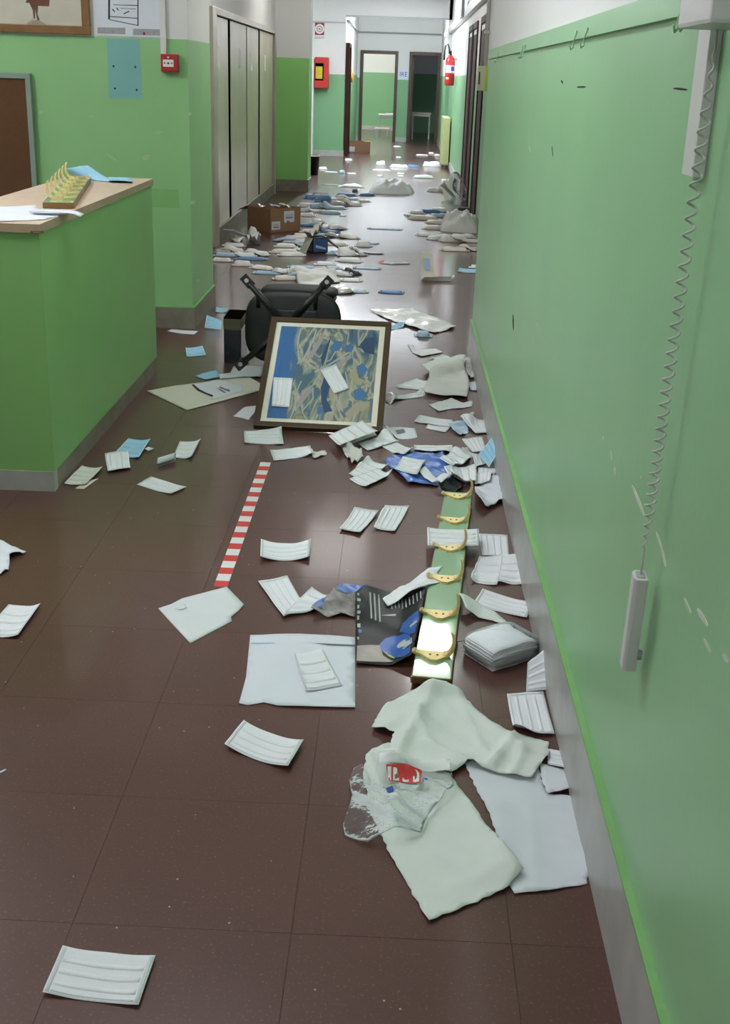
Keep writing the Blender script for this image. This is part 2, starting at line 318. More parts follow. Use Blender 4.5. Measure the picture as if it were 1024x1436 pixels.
# ---- height of whatever already lies on the floor, so that litter settles on litter
HM = np.zeros((520, 3400)); HX, HY, HR = -3.2, 0.0, .01
def hm_raise(x0, x1, y0, y1, z):
    i0, i1, j0, j1 = int((x0-HX)/HR), int((x1-HX)/HR)+1, int((y0-HY)/HR), int((y1-HY)/HR)+1
    HM[i0:i1, j0:j1] = np.maximum(HM[i0:i1, j0:j1], z)
def hm_window(xs, ys, rad=2):
    i0 = max(0, int((min(xs)-HX)/HR)-4); i1 = min(HM.shape[0], int((max(xs)-HX)/HR)+6)
    j0 = max(0, int((min(ys)-HY)/HR)-4); j1 = min(HM.shape[1], int((max(ys)-HY)/HR)+6)
    W = HM[i0:i1, j0:j1].copy(); D = W.copy()
    def shifts(A, r, f):
        P = np.pad(A, r, mode='edge'); out = None
        for a in range(2*r+1):
            for b in range(2*r+1):
                S = P[a:a+A.shape[0], b:b+A.shape[1]]; out = S.copy() if out is None else f(out, S)
        return out
    D = shifts(D, rad, np.maximum)
    B = shifts(D, max(1, rad-1), np.add)/((2*max(1, rad-1)+1)**2)
    return np.maximum(B, W), i0, j0
def hm_at(win, x, y):
    W, i0, j0 = win; i = (x-HX)/HR-i0-.5; j = (y-HY)/HR-j0-.5
    i = min(max(i, 0), W.shape[0]-1.001); j = min(max(j, 0), W.shape[1]-1.001)
    a, b = int(i), int(j); u, v = i-a, j-b
    return W[a,b]*(1-u)*(1-v)+W[a+1,b]*u*(1-v)+W[a,b+1]*(1-u)*v+W[a+1,b+1]*u*v
def hm_put(pts):
    for x, y, z in pts:
        i = int((x-HX)/HR); j = int((y-HY)/HR)
        if 0 <= i < HM.shape[0] and 0 <= j < HM.shape[1] and HM[i,j] < z < .35: HM[i,j] = z
def wav(x, y, k, s):
    return math.sin(x*k+s*1.7)*math.sin(y*k*.83+s*2.9)+.5*math.sin((x+y)*k*1.9+s*.7)

def bil(c, u, v):
    return (c[0]*(1-u)+c[1]*u)*(1-v)+(c[3]*(1-u)+c[2]*u)*v
def make_mask(corners, label, kind='white', curl=(.004,.004,.0,.0), group='disposable face masks on the floor', wave=.0015, plane=None, detail=True, name='face_mask', z0=None, cat='mask'):
    """corners: c0->c1 is a long side (pleats run along it), c1->c2 a short side. curl: lift at the ends u=0,u=1 and edges v=0,v=1"""
    c = [Vector(p) for p in corners]; L = max((c[1]-c[0]).length, .02); Wd = max((c[3]-c[0]).length, .02)
    nu = max(8, min(26, int(L/.008))); nv = 13 if detail else 7
    s = random.uniform(0, 10)
    flat = plane is None
    xs = [p.x for p in c]; ys = [p.y for p in c]
    win = hm_window(xs, ys) if flat and z0 is None else None
    nrm = Vector((0,0,1)) if flat else Vector(plane)
    G = []
    for i in range(nu+1):
        u = i/nu; row = []
        for j in range(nv+1):
            v = j/nv; p = bil(c, u, v)
            lift = curl[0]*max(0, 1-u*2.2)**2 + curl[1]*max(0, 1-(1-u)*2.2)**2 + curl[2]*max(0, 1-v*2.2)**2 + curl[3]*max(0, 1-(1-v)*2.2)**2
            saw = ((v*3.4+.1) % 1.0)*.0004 if .08 < v < .93 else 0
            d = .0012 + lift + saw + wave*(1+wav(p.x, p.y, 38, s))*.6
            if flat and z0 is None: p = Vector((p.x, p.y, hm_at(win, p.x, p.y)+d))
            elif z0 == 'c': p = p + Vector((0, 0, d))
            elif flat: p = Vector((p.x, p.y, z0+d))
            else: p = p + nrm*d
            row.append(p)
        G.append(row)
    th = .0008
    B = [[p - nrm*th for p in r] for r in G]
    base = {'white': ('mask', 'mask_line'), 'blue': ('mask_blue', 'mask_blue_line'), 'cream': ('mask_cream', 'mask_line')}[kind]
    o = MB().grid(G, B).build(name, base[0], smooth=True)
    tag(o, label, cat, group)
    if detail:
        def at(u, v):
            a = min(max(u*nu, 0), nu-1e-6); b = min(max(v*nv, 0), nv-1e-6); i, j = int(a), int(b); fu, fv = a-i, b-j
            return G[i][j]*(1-fu)*(1-fv)+G[i+1][j]*fu*(1-fv)+G[i][j+1]*(1-fu)*fv+G[i+1][j+1]*fu*fv
        for k in range(3):                         # the three pleats: narrow folded ribbons
            v0 = .18+.24*k
            R = [[at(.07+.86*i/10, v0+.10*j)+nrm*(.0003+.0004*(j==1)) for j in range(2)] for i in range(11)]
            MB().grid(R, [[p-nrm*.0007 for p in r] for r in R]).build('pleat', base[0], o, smooth=True)
        for u0 in (.015, .945):                    # welded side bands
            R = [[at(u0+.04*j, .03+.94*i/8)+nrm*.0004 for j in range(2)] for i in range(9)]
            MB().grid(R, [[p-nrm*.0007 for p in r] for r in R]).build('side_seam', base[1], o, smooth=True)
        R = [[at(.07+.86*i/10, .05+.025*j)+nrm*.0008 for j in range(2)] for i in range(11)]
        MB().grid(R, [[p-nrm*.0007 for p in r] for r in R]).build('nose_strip', base[1], o, smooth=True)
    if flat and z0 is None: hm_put([p for r in G for p in r])
    return o

def cdt_fill(outline, step, jag=0.0, seed=0):
    rnd = random.Random(seed); pts = []
    n = len(outline)
    for i in range(n):
        a = Vector(outline[i]); b = Vector(outline[(i+1)%n]); d = (b-a).length; k = max(1, int(d/step))
        nr = Vector((-(b-a).y, (b-a).x)).normalized() if d > 1e-6 else Vector((0,0))
        for t in range(k):
            p = a.lerp(b, t/k)
            if jag and 0 < t: p = p + nr*rnd.uniform(-jag, jag)
            pts.append(p)
    m = len(pts)
    xs = [p.x for p in pts]; ys = [p.y for p in pts]
    def inside(x, y):
        c = False; j = m-1
        for i in range(m):
            if (pts[i].y > y) != (pts[j].y > y) and x < (pts[j].x-pts[i].x)*(y-pts[i].y)/(pts[j].y-pts[i].y)+pts[i].x: c = not c
            j = i
        return c
    allp = list(pts); r = 0; y = min(ys)
    while y < max(ys):
        x = min(xs)+(step/2 if r % 2 else 0)
        while x < max(xs):
            if inside(x, y) and min((p.x-x)**2+(p.y-y)**2 for p in pts) > (step*.45)**2: allp.append(Vector((x, y)))
            x += step
        y += step*.866; r += 1
    vs, es, fs, ov, oe, of = delaunay_2d_cdt(allp, [], [list(range(m))], 1, 1e-6)
    return [(v.x, v.y) for v in vs], [tuple(f) for f in fs]
def make_sheet(outline, label, m, name, cat, amp=.003, freq=14, step=.02, jag=0.0, th=.0007, lift=None, base=.001, group=None, ridges=0.0, rfreq=60, rdir=(1,0), z0=None, put=True):
    """a limp sheet: outline in metres on the floor, draped over what is already there. lift(x,y) adds height."""
    s = random.uniform(0, 10)
    V, F = cdt_fill(outline, step, jag, seed=len(label))
    xs = [p[0] for p in V]; ys = [p[1] for p in V]
    win = hm_window(xs, ys, 3) if z0 is None else None
    T = []
    for x, y in V:
        z = (hm_at(win, x, y) if z0 is None else z0) + base
        z += amp*max(0, .7+wav(x, y, freq, s)*.6+.35*wav(x, y, freq*2.7, s+3))
        if ridges: z += ridges*(1-abs(math.sin((x*rdir[0]+y*rdir[1])*rfreq+s+1.2*wav(x, y, 9, s))))**2.2*(.6+.5*wav(x, y, 7, s+1)) + ridges*.5*(1-abs(math.sin((x*rdir[1]-y*rdir[0])*rfreq*.6+s+1.5*wav(x, y, 7, s+4))))**3
        if lift: z += lift(x, y)
        T.append((x, y, z))
    n = len(T); cnt = {}
    for f in F:
        for a in range(len(f)):
            e = (f[a], f[(a+1)%len(f)]); cnt[e] = 1
    rim = [e for e in cnt if (e[1], e[0]) not in cnt]
    vs = T + [(x, y, z-th) for x, y, z in T]
    fs = list(F) + [tuple(n+i for i in reversed(f)) for f in F] + [(b, a, n+a, n+b) for a, b in rim]
    o = MB().add(vs, fs).build(name, m, smooth=True)
    tag(o, label, cat, group)
    o_top = (T, F)
    if put and z0 is None: hm_put(T)
    return o, o_top
def fold_lift(segs):                               # soft creases along given lines (x0, y0, x1, y1, height, half-width)
    def f(x, y):
        z = 0
        for x0, y0, x1, y1, h, w in segs:
            dx, dy = x1-x0, y1-y0; t = max(0, min(1, ((x-x0)*dx+(y-y0)*dy)/(dx*dx+dy*dy)))
            d = math.hypot(x-x0-t*dx, y-y0-t*dy); z += h*math.exp(-d/w)
        return z
    return f
def sheet_z(top, x, y):                            # height of a built sheet near x,y
    n = sorted(top[0], key=lambda p: (p[0]-x)**2+(p[1]-y)**2)[:7]; w = [1/((p[0]-x)**2+(p[1]-y)**2+2e-5) for p in n]
    return sum(p[2]*q for p, q in zip(n, w))/sum(w)
def print_on(top, parent, name, m, pts, up=.0012):  # flat print laid on a sheet
    V, F = cdt_fill(pts, .012)
    T = [(x, y, sheet_z(top, x, y)+up) for x, y in V]
    return MB().add(T, F).build(name, m, parent, smooth=True)

def dome_prof(u, v): return max(0, 1-abs(u)**2.5)**.7*max(0, 1-abs(v)**2.5)**.7
def make_pack(x, y, yaw, L, W, H, label, m, group, name='mask_pack', cat='pack', tilt=0.0, slump=.25, fins=True, fin_m=None, crump=.0, dome=False, put=True, n_=10):
    """a soft wrapped pack: pillow body with a crimped seal at each end"""
    ca, sa = math.cos(yaw), math.sin(yaw); s = random.uniform(0, 10); nu, nv = n_, max(7, n_*2//3)
    def w(a, b): return x+ca*a-sa*b, y+sa*a+ca*b
    pts = [w(a, b) for a in (-L/2, L/2) for b in (-W/2, W/2)]
    win = hm_window([p[0] for p in pts], [p[1] for p in pts], 3)
    zmid = hm_at(win, x, y)
    Tp, Bt = [], []
    for i in range(nu+1):
        u = -1+2*i/nu; rt, rb = [], []
        for j in range(nv+1):
            v = -1+2*j/nv
            squeeze = 1-.07*abs(v)**3
            px, py = w(L/2*u*squeeze, W/2*v*(1-.10*abs(u)**3))
            prof = (max(0, 1-abs(u)**9)**.5)*(max(0, 1-abs(v)**9)**.5)
            zb = hm_at(win, px, py)*.75+zmid*.25 + .001
            zb = max(zb, hm_at(win, px, py)+.0008)
            zb += tilt*max(0, u)*L/2
            zt = zb + .003 + H*(prof if not dome else dome_prof(u, v))*(1+slump*.5*wav(px, py, 22, s)+crump*wav(px, py, 30, s+2))
            rt.append((px, py, zt)); rb.append((px, py, zb))
        Tp.append(rt); Bt.append(rb)
    o = MB().grid(Tp, Bt).build(name, m, smooth=True)
    tag(o, label, cat, group)
    if fins:
        for sgn, row in ((-1, Tp[0]), (1, Tp[-1])):
            A = [Vector(p) for p in row]; d = Vector((ca*sgn, sa*sgn, 0))
            R = [A, [p+d*.018+Vector((0,0,.004*math.sin(k*2.1+s))) for k, p in enumerate(A)]]
            R = [[p+Vector((0,0,.0006)) for p in r] for r in R]
            MB().grid(R, [[p-Vector((0,0,.0008)) for p in r] for r in R]).build('seal_fin', fin_m or m, o, smooth=True)
    if put: hm_put([p for r in Tp for p in r])
    return o

# ================================================================ THE SETTING
floor = structure(box('floor', 'joint', -4.7, 3.2, -2.7, 38, -.14, -.0025))
def tile_mb(x0, y0, sx=.41, sy=.41, g=.0004):
    return MB().box(x0+g, x0+sx-g, y0+g, y0+sy-g, -.0025, 0)
TX0, TY0, TS = -.147, 1.756, .41
first = None; rest = MB()
for kx in range(-11, 9):
    for ky in range(-11, 89):
        x = TX0+kx*TS; y = TY0+ky*TS
        if -5 <= kx <= 1 and -2 <= ky <= 30:
            if first is None:
                first = tile_mb(x, y).build('floor_tile', 'floor', None); first.parent = floor
                first.location = Vector((x+TS/2, y+TS/2, -.0025)) - floor.location
            else:
                o = first.copy(); COL.objects.link(o); o.location = Vector((x+TS/2, y+TS/2, -.0025)) - floor.location
        else: 
            rest.box(x+.0004, x+TS-.0004, y+.0004, y+TS-.0004, -.0025, 0)
r = rest.build('floor_tiling', 'floor', floor); r['kind'] = 'stuff'
structure(box('ceiling', 'ceil', -4.7, 3.2, -2.7, 38, 3.1, 3.2))

def wall(name, x0, x1, y0, y1, z0=0, z1=3.1, m='white_wall'): return structure(box(name, m, x0, x1, y0, y1, z0, z1))
RZ = 1.607
wr = wall('wall_right', .45, .86, -2.6, 6.74)
box('green_dado', 'green', .4485, .45, -2.6, 6.74, 0, 1.655, wr)
rail = structure(box('trim_1', 'green', .438, .4485, -2.6, 6.70, RZ, 1.652))
# small painted wire hooks left on the rail
for y in (3.25, 3.06, 4.70, 4.62, 5.92, 2.02, 1.98):
    MB().tube([(.437, y, RZ+.02), (.43, y, RZ-.004), (.43, y, RZ-.020), (.422, y-.02, RZ-.026), (.418, y-.024, RZ-.016)], .0022, 6).build('wire_hook', 'green', rail, smooth=True)
bb = structure(box('baseboard_right', 'base_grey', .436, .4485, -2.6, 6.72, 0, .198))
box('lime_lip', 'lime', .434, .4485, -2.6, 6.72, .198, .205, bb)
# knocks and scratches in the paint: each a shallow patch of bare plaster
def chips(parent, pts, m='chip', axis='x', at=.4485, t=.0006):
    for (a, b, la, lb, ang) in pts:
        n = 9; P = []
        for k in range(n):
            f = 2*math.pi*k/n; r = 1+.22*math.sin(k*1.4+a*9+b*5); p = (la*math.cos(f)*r, lb*math.sin(f)*r)
            q = (a+p[0]*math.cos(ang)-p[1]*math.sin(ang), b+p[0]*math.sin(ang)+p[1]*math.cos(ang))
            P.append((at, q[0], q[1]) if axis == 'x' else (q[0], at, q[1]))
        MB().prism(P, (-t, 0, 0) if axis == 'x' else (0, -t, 0)).build('paint_chip', m, parent)
chips(wr, [(2.264, 0.797, 0.016, 0.005, -2.73),(2.211, 0.781, 0.014, 0.005, -2.8),(1.979, 0.805, 0.057, 0.006, -3.003),(1.791, 0.801, 0.025, 0.004, -2.999),(1.747, 0.789, 0.019, 0.007, -2.883),(1.576, 0.784, 0.026, 0.003, -3.116),(1.496, 0.804, 0.039, 0.004, 3.074),(1.455, 0.78, 0.025, 0.003, -3.089),(1.371, 0.805, 0.017, 0.004, 3.049),(2.371, 0.802, 0.007, 0.003, 3.096),(1.979, 0.847, 0.005, 0.003, 3.109),(3.733, 0.718, 0.019, 0.006, -3.062),(4.302, 1.28, 0.025, 0.006, -2.924),(3.673, 0.78, 0.017, 0.005, 3.106)])
chips(wr, [(4.409, 0.645, 0.049, 0.014, -2.68),(3.647, 1.309, 0.026, 0.005, -2.67),(3.163, 1.492, 0.101, 0.002, 3.135),(2.033, 1.497, 0.048, 0.002, -3.141),(3.559, 1.503, 0.022, 0.004, -3.003)], m='ink')

wl = wall('wall_left', -4.6, -1.25, 7.14, 7.95)
box('green_dado', 'green_left', -4.6, -1.2485, 7.1385, 7.95, 0, 1.665, wl)
bl = structure(box('baseboard_left', 'base_dirty', -4.6, -1.238, 7.128, 7.96, 0, .128))
box('lime_lip', 'lime', -4.6, -1.236, 7.126, 7.962, .128, .136, bl)
decal('blue_patch', 'blue_patch', [(-1.712, 7.138, 1.656),(-1.528, 7.138, 1.658),(-1.518, 7.138, 1.34),(-1.714, 7.138, 1.333)], (0,-.001,0), wl)
decal('fresh_paint_patch', 'green_patch', [(-1.515, 7.138, 0.834),(-1.323, 7.138, 0.833),(-1.317, 7.138, 0.725),(-1.514, 7.138, 0.727)], (0,-.001,0), wl)
for p in [(-1.68, 7.138, 1.509),(-1.554, 7.138, 1.509),(-1.677, 7.138, 1.389),(-1.55, 7.138, 1.385)]:
    MB().tube([(p[0], 7.137, p[2]), (p[0], 7.133, p[2])], .006, 10).build('screw_plug', 'ink', wl)
chips(wl, [(-1.717, 1.007, 0.033, 0.01, -0.471),(-1.507, 1.012, 0.027, 0.014, 0.763),(-1.433, 1.153, 0.024, 0.01, 0.033),(-1.456, 0.754, 0.043, 0.016, 0.111),(-1.245, 1.264, 0.008, 0.016, -0.601),(-2.121, 1.244, 0.012, 0.012, -0.67),(-1.824, 1.231, 0.013, 0.008, 0.032),(-1.237, 0.761, 0.019, 0.01, 0.035),(-1.525, 1.376, 0.012, 0.01, -1.041),(-1.216, 0.3, 0.011, 0.012, -1.111)], m='chip_l', axis='y', at=7.1385)
w3 = wall('wall_left_recess', -2.3, -1.72, 7.95, 16.4)
w4 = wall('wall_left_far', -2.8, -1.27, 16.4, 16.95)
box('green_dado', 'green_mid', -2.8, -1.2685, 16.3985, 16.95, 0, 1.70, w4)
structure(box('baseboard_left_far', 'base_dirty', -2.8, -1.255, 16.385, 16.96, 0, .155))
wall('wall_left_bay', -3.1, -2.8, 16.4, 24.1)
wh = wall('wall_hose', -2.8, -1.17, 24.1, 24.3)
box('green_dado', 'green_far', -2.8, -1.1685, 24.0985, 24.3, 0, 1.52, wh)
structure(box('baseboard_hose', 'base_grey', -2.8, -1.16, 24.085, 24.3, 0, .11))
structure(box('trim_2', 'grey_plastic', -1.9, -1.17, 24.07, 24.1, 2.44, 2.46))
wall('wall_lintel', -1.17, .86, 24.1, 24.3, 2.56, 3.1)
structure(box('trim_3', 'grey_plastic', -1.17, .80, 24.07, 24.11, 2.55, 2.585))
wj = wall('wall_lintel_jamb', .80, .858, 24.1, 24.3, 0, 3.1); box('green_dado', 'green_far', .7985, .858, 24.0985, 24.3, 0, 1.53, wj)
wpas = wall('wall_passage', -1.5, -1.17, 24.3, 30.4)
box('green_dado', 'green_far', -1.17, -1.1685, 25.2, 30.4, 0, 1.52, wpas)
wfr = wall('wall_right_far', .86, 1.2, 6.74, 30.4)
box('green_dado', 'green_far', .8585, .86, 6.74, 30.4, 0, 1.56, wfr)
structure(box('baseboard_right_far', 'base_grey', .848, .8585, 17.3, 30.4, 0, .12))
for i, (a, b) in enumerate(((-1.17, -1.10), (-.18, .09))):
    w = wall('wall_end_%s' % ('left', 'middle')[i], a, b, 30.4, 30.55, 0, 2.10)
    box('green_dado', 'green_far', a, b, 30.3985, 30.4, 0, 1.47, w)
    structure(box('baseboard_end_%s' % ('left', 'middle')[i], 'base_grey', a, b, 30.385, 30.3985, 0, .11))
wall('wall_end_top', -1.17, .86, 30.4, 30.55, 2.10, 3.1)
def door_frame(name, x0, x1, y0, y1, h, w=.075, m='dark_frame'):
    d = structure(box(name, m, x0, x0+w, y0, y1, 0, h+w))
    box('jamb', m, x1-w, x1, y0, y1, 0, h+w, d); box('head', m, x0+w, x1-w, y0, y1, h, h+w, d); return d
door_frame('door_1', -1.10, -.18, 30.36, 30.56, 2.02)
d2 = door_frame('door_2', .09, .86, 30.36, 30.56, 2.02)
box('door_leaf', 'dark_frame', .165, .21, 30.56, 31.3, 0, 2.02, d2)
# classroom beyond the left door, dark room beyond the right one
wc = wall('wall_classroom', -3.2, -.06, 37.0, 37.2)
box('green_dado', 'green_far', -3.2, -.06, 36.998, 37.0, 0, 1.62, wc)
structure(box('baseboard_classroom', 'base_grey', -3.2, -.06, 36.98, 36.998, 0, .12))
wp = wall('wall_partition', -.06, .06, 30.55, 37.2)
box('green_dado', 'green_far', -.0615, -.06, 30.55, 37.0, 0, 1.62, wp); box('green_dado', 'green_far', .06, .0615, 30.55, 37.0, 0, 1.62, wp)
wd = wall('wall_dark_room', .06, 3.0, 36.0, 36.2); box('green_dado', 'green_far', .06, 3.0, 35.998, 36.0, 0, 1.62, wd)
wall('wall_dark_room_side', 3.0, 3.2, 30.55, 37.2, 0, .95); wall('wall_dark_room_head', 3.0, 3.2, 30.55, 37.2, 2.5, 3.1); wall('wall_classroom_side', -3.4, -3.2, 30.55, 37.2)  # unseen opening between side and head added to let fill light in
wall('wall_classroom_front', -3.4, -1.17, 30.4, 30.55); wall('wall_dark_room_front', 1.2, 3.2, 30.4, 30.55)
wall('wall_back', -4.7, .86, -2.7, -2.6); wall('wall_outer_left', -4.7, -4.6, -2.6, 7.95)
# three dark doors in the right-hand wall, a fourth beyond the radiator, one in the left passage
for n, (a, b) in enumerate(((13.55, 14.45), (15.15, 16.05), (16.2, 17.1), (24.6, 25.5))):
    d = structure(box('door_%d' % (n+3), 'door_dark', .853, .8585, a+.07, b-.07, 0, 2.1))
    for q in (a, b-.07): box('jamb', 'door_dark', .842, .8585, q, q+.07, 0, 2.17, d)
    box('head', 'door_dark', .842, .8585, a+.07, b-.07, 2.1, 2.17, d)
    box('lock_plate', 'door_dark', .849, .853, a+.10, a+.14, .95, 1.15, d)
    if n < 3: box('glint_strip', 'white_plastic', .850, .853, a+.12, b-.12, 2.03, 2.08, d)  # white strip painted as light reflected at the door top
d = structure(box('door_7', 'door_dark', -1.168, -1.15, 24.4, 25.15, 0, 2.03))
for q in (24.31, 25.13): box('jamb', 'door_dark', -1.168, -1.09, q, q+.07, 0, 2.1, d)
box('head', 'door_dark', -1.168, -1.09, 24.38, 25.13, 2.03, 2.1, d)

# cable trunking, conduits
t = tag(box('cable_trunking', 'white_plastic', .80, .8585, 13.2, 26.6, 2.32, 2.44), 'white cable trunking running along right wall above the dark doors', 'trunking')
box('junction_box', 'grey_plastic', .76, .80, 17.9, 18.5, 2.33, 2.56, t)
t = tag(MB().tube([(-1.14, 24.35, 2.5), (-1.14, 30.36, 2.5), (.84, 30.36, 2.5)], .018, 8).build('conduit', 'grey_plastic', smooth=True), 'thin grey conduit along the bright end of the corridor above the brown doorways', 'conduit')
t = tag(MB().tube([(.83, 13.0, 1.64), (.83, 13.0, 3.05)], .022, 10).build('conduit', 'white_plastic', smooth=True), 'white vertical conduit rising from the cream box by the right corner', 'conduit')
for z in (1.95, 2.6): MB().box(.80, .8585, 12.97, 13.03, z, z+.03).build('clip', 'white_plastic', t)

# ================================================================ FURNITURE AND FITTINGS
# --- counter
ct = thing('reception_counter', (-1.45, 5.0, 0), 'green painted reception counter with beige worktop at left', 'counter')
box('front_panel', 'green_dark', -3.2, -1.25, 4.10, 4.14, .078, .952, ct)
box('side_panel', 'green_dark', -1.29, -1.25, 4.14, 6.02, .078, .952, ct)
box('back_panel', 'green_dark', -1.66, -1.62, 4.5, 6.02, .078, .952, ct)
box('end_panel', 'green_dark', -1.62, -1.29, 5.98, 6.02, .078, .952, ct)
box('plinth', 'base_grey', -3.2, -1.252, 4.096, 4.14, 0, .078, ct)
box('side_plinth', 'base_dirty', -1.29, -1.252, 4.14, 6.01, 0, .078, ct)
box('worktop', 'worktop', -1.66, -1.245, 4.088, 6.03, .955, .985, ct)
box('return_worktop', 'worktop', -3.2, -1.66, 4.088, 4.60, .955, .985, ct)
box('side_edge_band', 'edge', -1.245, -1.243, 4.088, 6.03, .955, .985, ct)
box('front_edge_band', 'edge', -3.2, -1.243, 4.086, 4.088, .955, .985, ct)
MB().add([(-1.247,4.092,.952),(-1.275,4.084,.952),(-1.275,4.084,.962),(-1.24,4.084,.962),(-1.24,4.12,.962),(-1.24,4.12,.952)], [(0,1,2,3),(0,3,4,5)]).build('chipped_corner', 'rack_wood', ct)
CT = .985

# --- coat racks: one board with brass double hooks, on the floor and on the counter
def coat_rack(name, a, b, width, z, thick, n, label, flip=1, f0=.06, f1=.95):
    a = Vector((a[0], a[1], z)); b = Vector((b[0], b[1], z)); d = (b-a).normalized(); L = (b-a).length; r = Vector((d.y, -d.x, 0))
    t = thing(name, a, label, 'coat rack', 'coat racks')
    q = [a-r*width/2, a+r*width/2, b+r*width/2, b-r*width/2]
    MB().prism(q, (0,0,thick)).build('board', 'rack_wood', t, bevel=.002)
    q = [p+Vector((0,0,thick)) + (a+d*L/2-p)*.0 for p in (a-r*(width/2-.003)+d*.003, a+r*(width/2-.003)+d*.003, b+r*(width/2-.003)-d*.003, b-r*(width/2-.003)-d*.003)]
    MB().prism(q, (0,0,.0012)).build('lacquered_face', 'rack_top', t)
    zt = z+thick+.0012
    proto = None
    for k in range(n):
        c = a+d*L*(f0+(f1-f0)*k/max(1, n-1)); c.z = zt
        if proto is None:
            ex, ey = r*flip, d; P = lambda x, y, h: c+ex*x+ey*y+Vector((0,0,h))
            mb = MB()
            # cast strap: narrow ends, pointed belly
            mb.prism([P(-.040,-.010,0), P(-.010,-.040,0), P(.008,-.040,0), P(.036,-.012,0), P(.034,.012,0), P(-.040,.012,0)], (0,0,.009))
            arc = [(.022,.009),(.034,.013),(.043,.026),(.047,.044),(.045,.062),(.041,.074)]
            W = [.015,.014,.013,.011,.008,.004]
            mb.grid([[P(x, -w, h), P(x, w, h)] for (x, h), w in zip(arc, W)], [[P(x+.008, -w, h-.005), P(x+.008, w, h-.005)] for (x, h), w in zip(arc, W)])
            arc = [(-.026,.009),(-.040,.010),(-.050,.012),(-.055,.016)]
            mb.grid([[P(x, -.011, h), P(x, .011, h)] for x, h in arc], [[P(x-.007, -.011, h-.005), P(x-.007, .011, h-.005)] for x, h in arc])
            me_o = mb.build('hook', 'brass', t); proto = (me_o, c.copy())
            sc = MB()
            for sx in (-.012, .008): sc.tube([P(sx,-.012,.009), P(sx,-.012,.0105)], .0034, 8)
            sc_o = sc.build('screws', 'rack_wood', me_o)
        else:
            o = proto[0].copy(); COL.objects.link(o); o.location = c-proto[1]
            s2 = sc_o.copy(); COL.objects.link(s2); s2.parent = o
    return t
hm_raise(.0, .0, 0, 0, 0)
coat_rack('coat_rack', (0.133, 2.708), (0.267, 4.183), .106, .012, .020, 6, 'mint green coat rack board with six brass hooks lying on the floor', flip=1, f0=.085, f1=.965)
for k in range(60):
    f = k/59; x = 0.133*(1-f)+0.267*f; y = 2.708*(1-f)+4.183*f
    hm_raise(x-.05, x+.05, y-.01, y+.02, .034)
coat_rack('coat_rack', (-1.313, 4.575), (-1.534, 5.704), .118, CT+.001, .022, 6, 'mint coat rack board with brass hooks lying on the beige counter', flip=-1, f0=.10, f1=.93)

# --- framed abstract painting leaning on the overturned chair
O = Vector((-0.616, 5.005, 0.019)); E1 = Vector((0.99938, -0.03528, 0.0)); E2 = Vector((0.02951, 0.83577, 0.54829)); E3 = Vector((-0.01934, -0.54795, 0.83629))   # along the bottom, up the slope, towards the viewer
PW, PH = 0.58, 0.69
p = thing('framed_painting', O, 'framed abstract painting in blue and ochre leaning on the overturned chair', 'painting')
def pp(x, y, z): return O+E1*x+E2*y+E3*z
def slab(x0, x1, y0, y1, z0, z1): return MB().prism([pp(x0,y0,z0), pp(x1,y0,z0), pp(x1,y1,z0), pp(x0,y1,z0)], E3*(z1-z0))
fw = .028
for (x0, x1, y0, y1) in ((0, PW, 0, fw), (0, PW, PH-fw, PH), (0, fw, fw, PH-fw), (PW-fw, PW, fw, PH-fw)):
    slab(x0, x1, y0, y1, -.022, .006).build('frame_rail', 'frame_wood', p, bevel=.003)
slab(fw, PW-fw, fw, PH-fw, -.012, -.003).build('mount', 'mat_cream', p)
cx0, cx1, cy0, cy1 = fw+.026, PW-fw-.026, fw+.026, PH-fw-.026
def puv(v):
    d = v-O; return ((d.dot(E1)-cx0)/(cx1-cx0), (d.dot(E2)-cy0)/(cy1-cy0))
cv = slab(cx0, cx1, cy0, cy1, -.003, -.0018).build('canvas', 'canvas', p, uv=puv)
# brush forms: pale bodies, blue heads and ochre folds laid over the ground
def brush(m, pts): MB().prism([pp(cx0+(cx1-cx0)*x, cy0+(cy1-cy0)*y, -.0018) for x, y in pts], E3*.0003).build('brush_form', m, cv)
for k_, c_ in (('br1', (196, 176, 150)), ('br2', (84, 128, 168)), ('br3', (204, 186, 122)), ('br4', (52, 62, 70)), ('br5', (206, 206, 180))): M[k_] = canvas_material('paint_'+k_, c_, .62)
for m, pts in (('br1', [(.30,.62),(.36,.66),(.44,.86),(.42,.92),(.37,.80),(.33,.72),(.27,.52)]), ('br1', [(.30,.30),(.38,.36),(.40,.30),(.34,.20),(.27,.08),(.29,.22)]),
               ('br2', [(.53,.80),(.57,.86),(.62,.85),(.63,.78),(.59,.74),(.54,.75)]), ('br2', [(.66,.78),(.72,.84),(.76,.80),(.74,.74),(.68,.73)]),
               ('br2', [(.80,.58),(.86,.62),(.92,.56),(.88,.48),(.82,.50)]), ('br2', [(.80,.32),(.86,.36),(.93,.30),(.90,.22),(.82,.23)]), ('br2', [(.47,.13),(.52,.15),(.53,.07),(.48,.06)]),
               ('br3', [(.76,.70),(.80,.60),(.84,.46),(.90,.44),(.86,.38),(.78,.42),(.74,.48),(.77,.56)]), ('br3', [(.74,.08),(.84,.20),(.96,.22),(.97,.16),(.86,.10),(.78,.03)]),
               ('br3', [(.56,.34),(.60,.36),(.61,.22),(.64,.16),(.60,.18),(.57,.26)]), ('br4', [(.50,.44),(.54,.50),(.57,.36),(.55,.22),(.62,.10),(.54,.08),(.50,.20),(.48,.34)]),
               ('br4', [(.44,.66),(.48,.80),(.52,.92),(.50,.70),(.47,.56)]), ('br1', [(.58,.56),(.72,.70),(.75,.68),(.66,.60),(.50,.46),(.48,.47)]), ('br4', [(.80,.80),(.86,.90),(.96,.92),(.97,.72),(.90,.74)])):
    brush(m, pts)
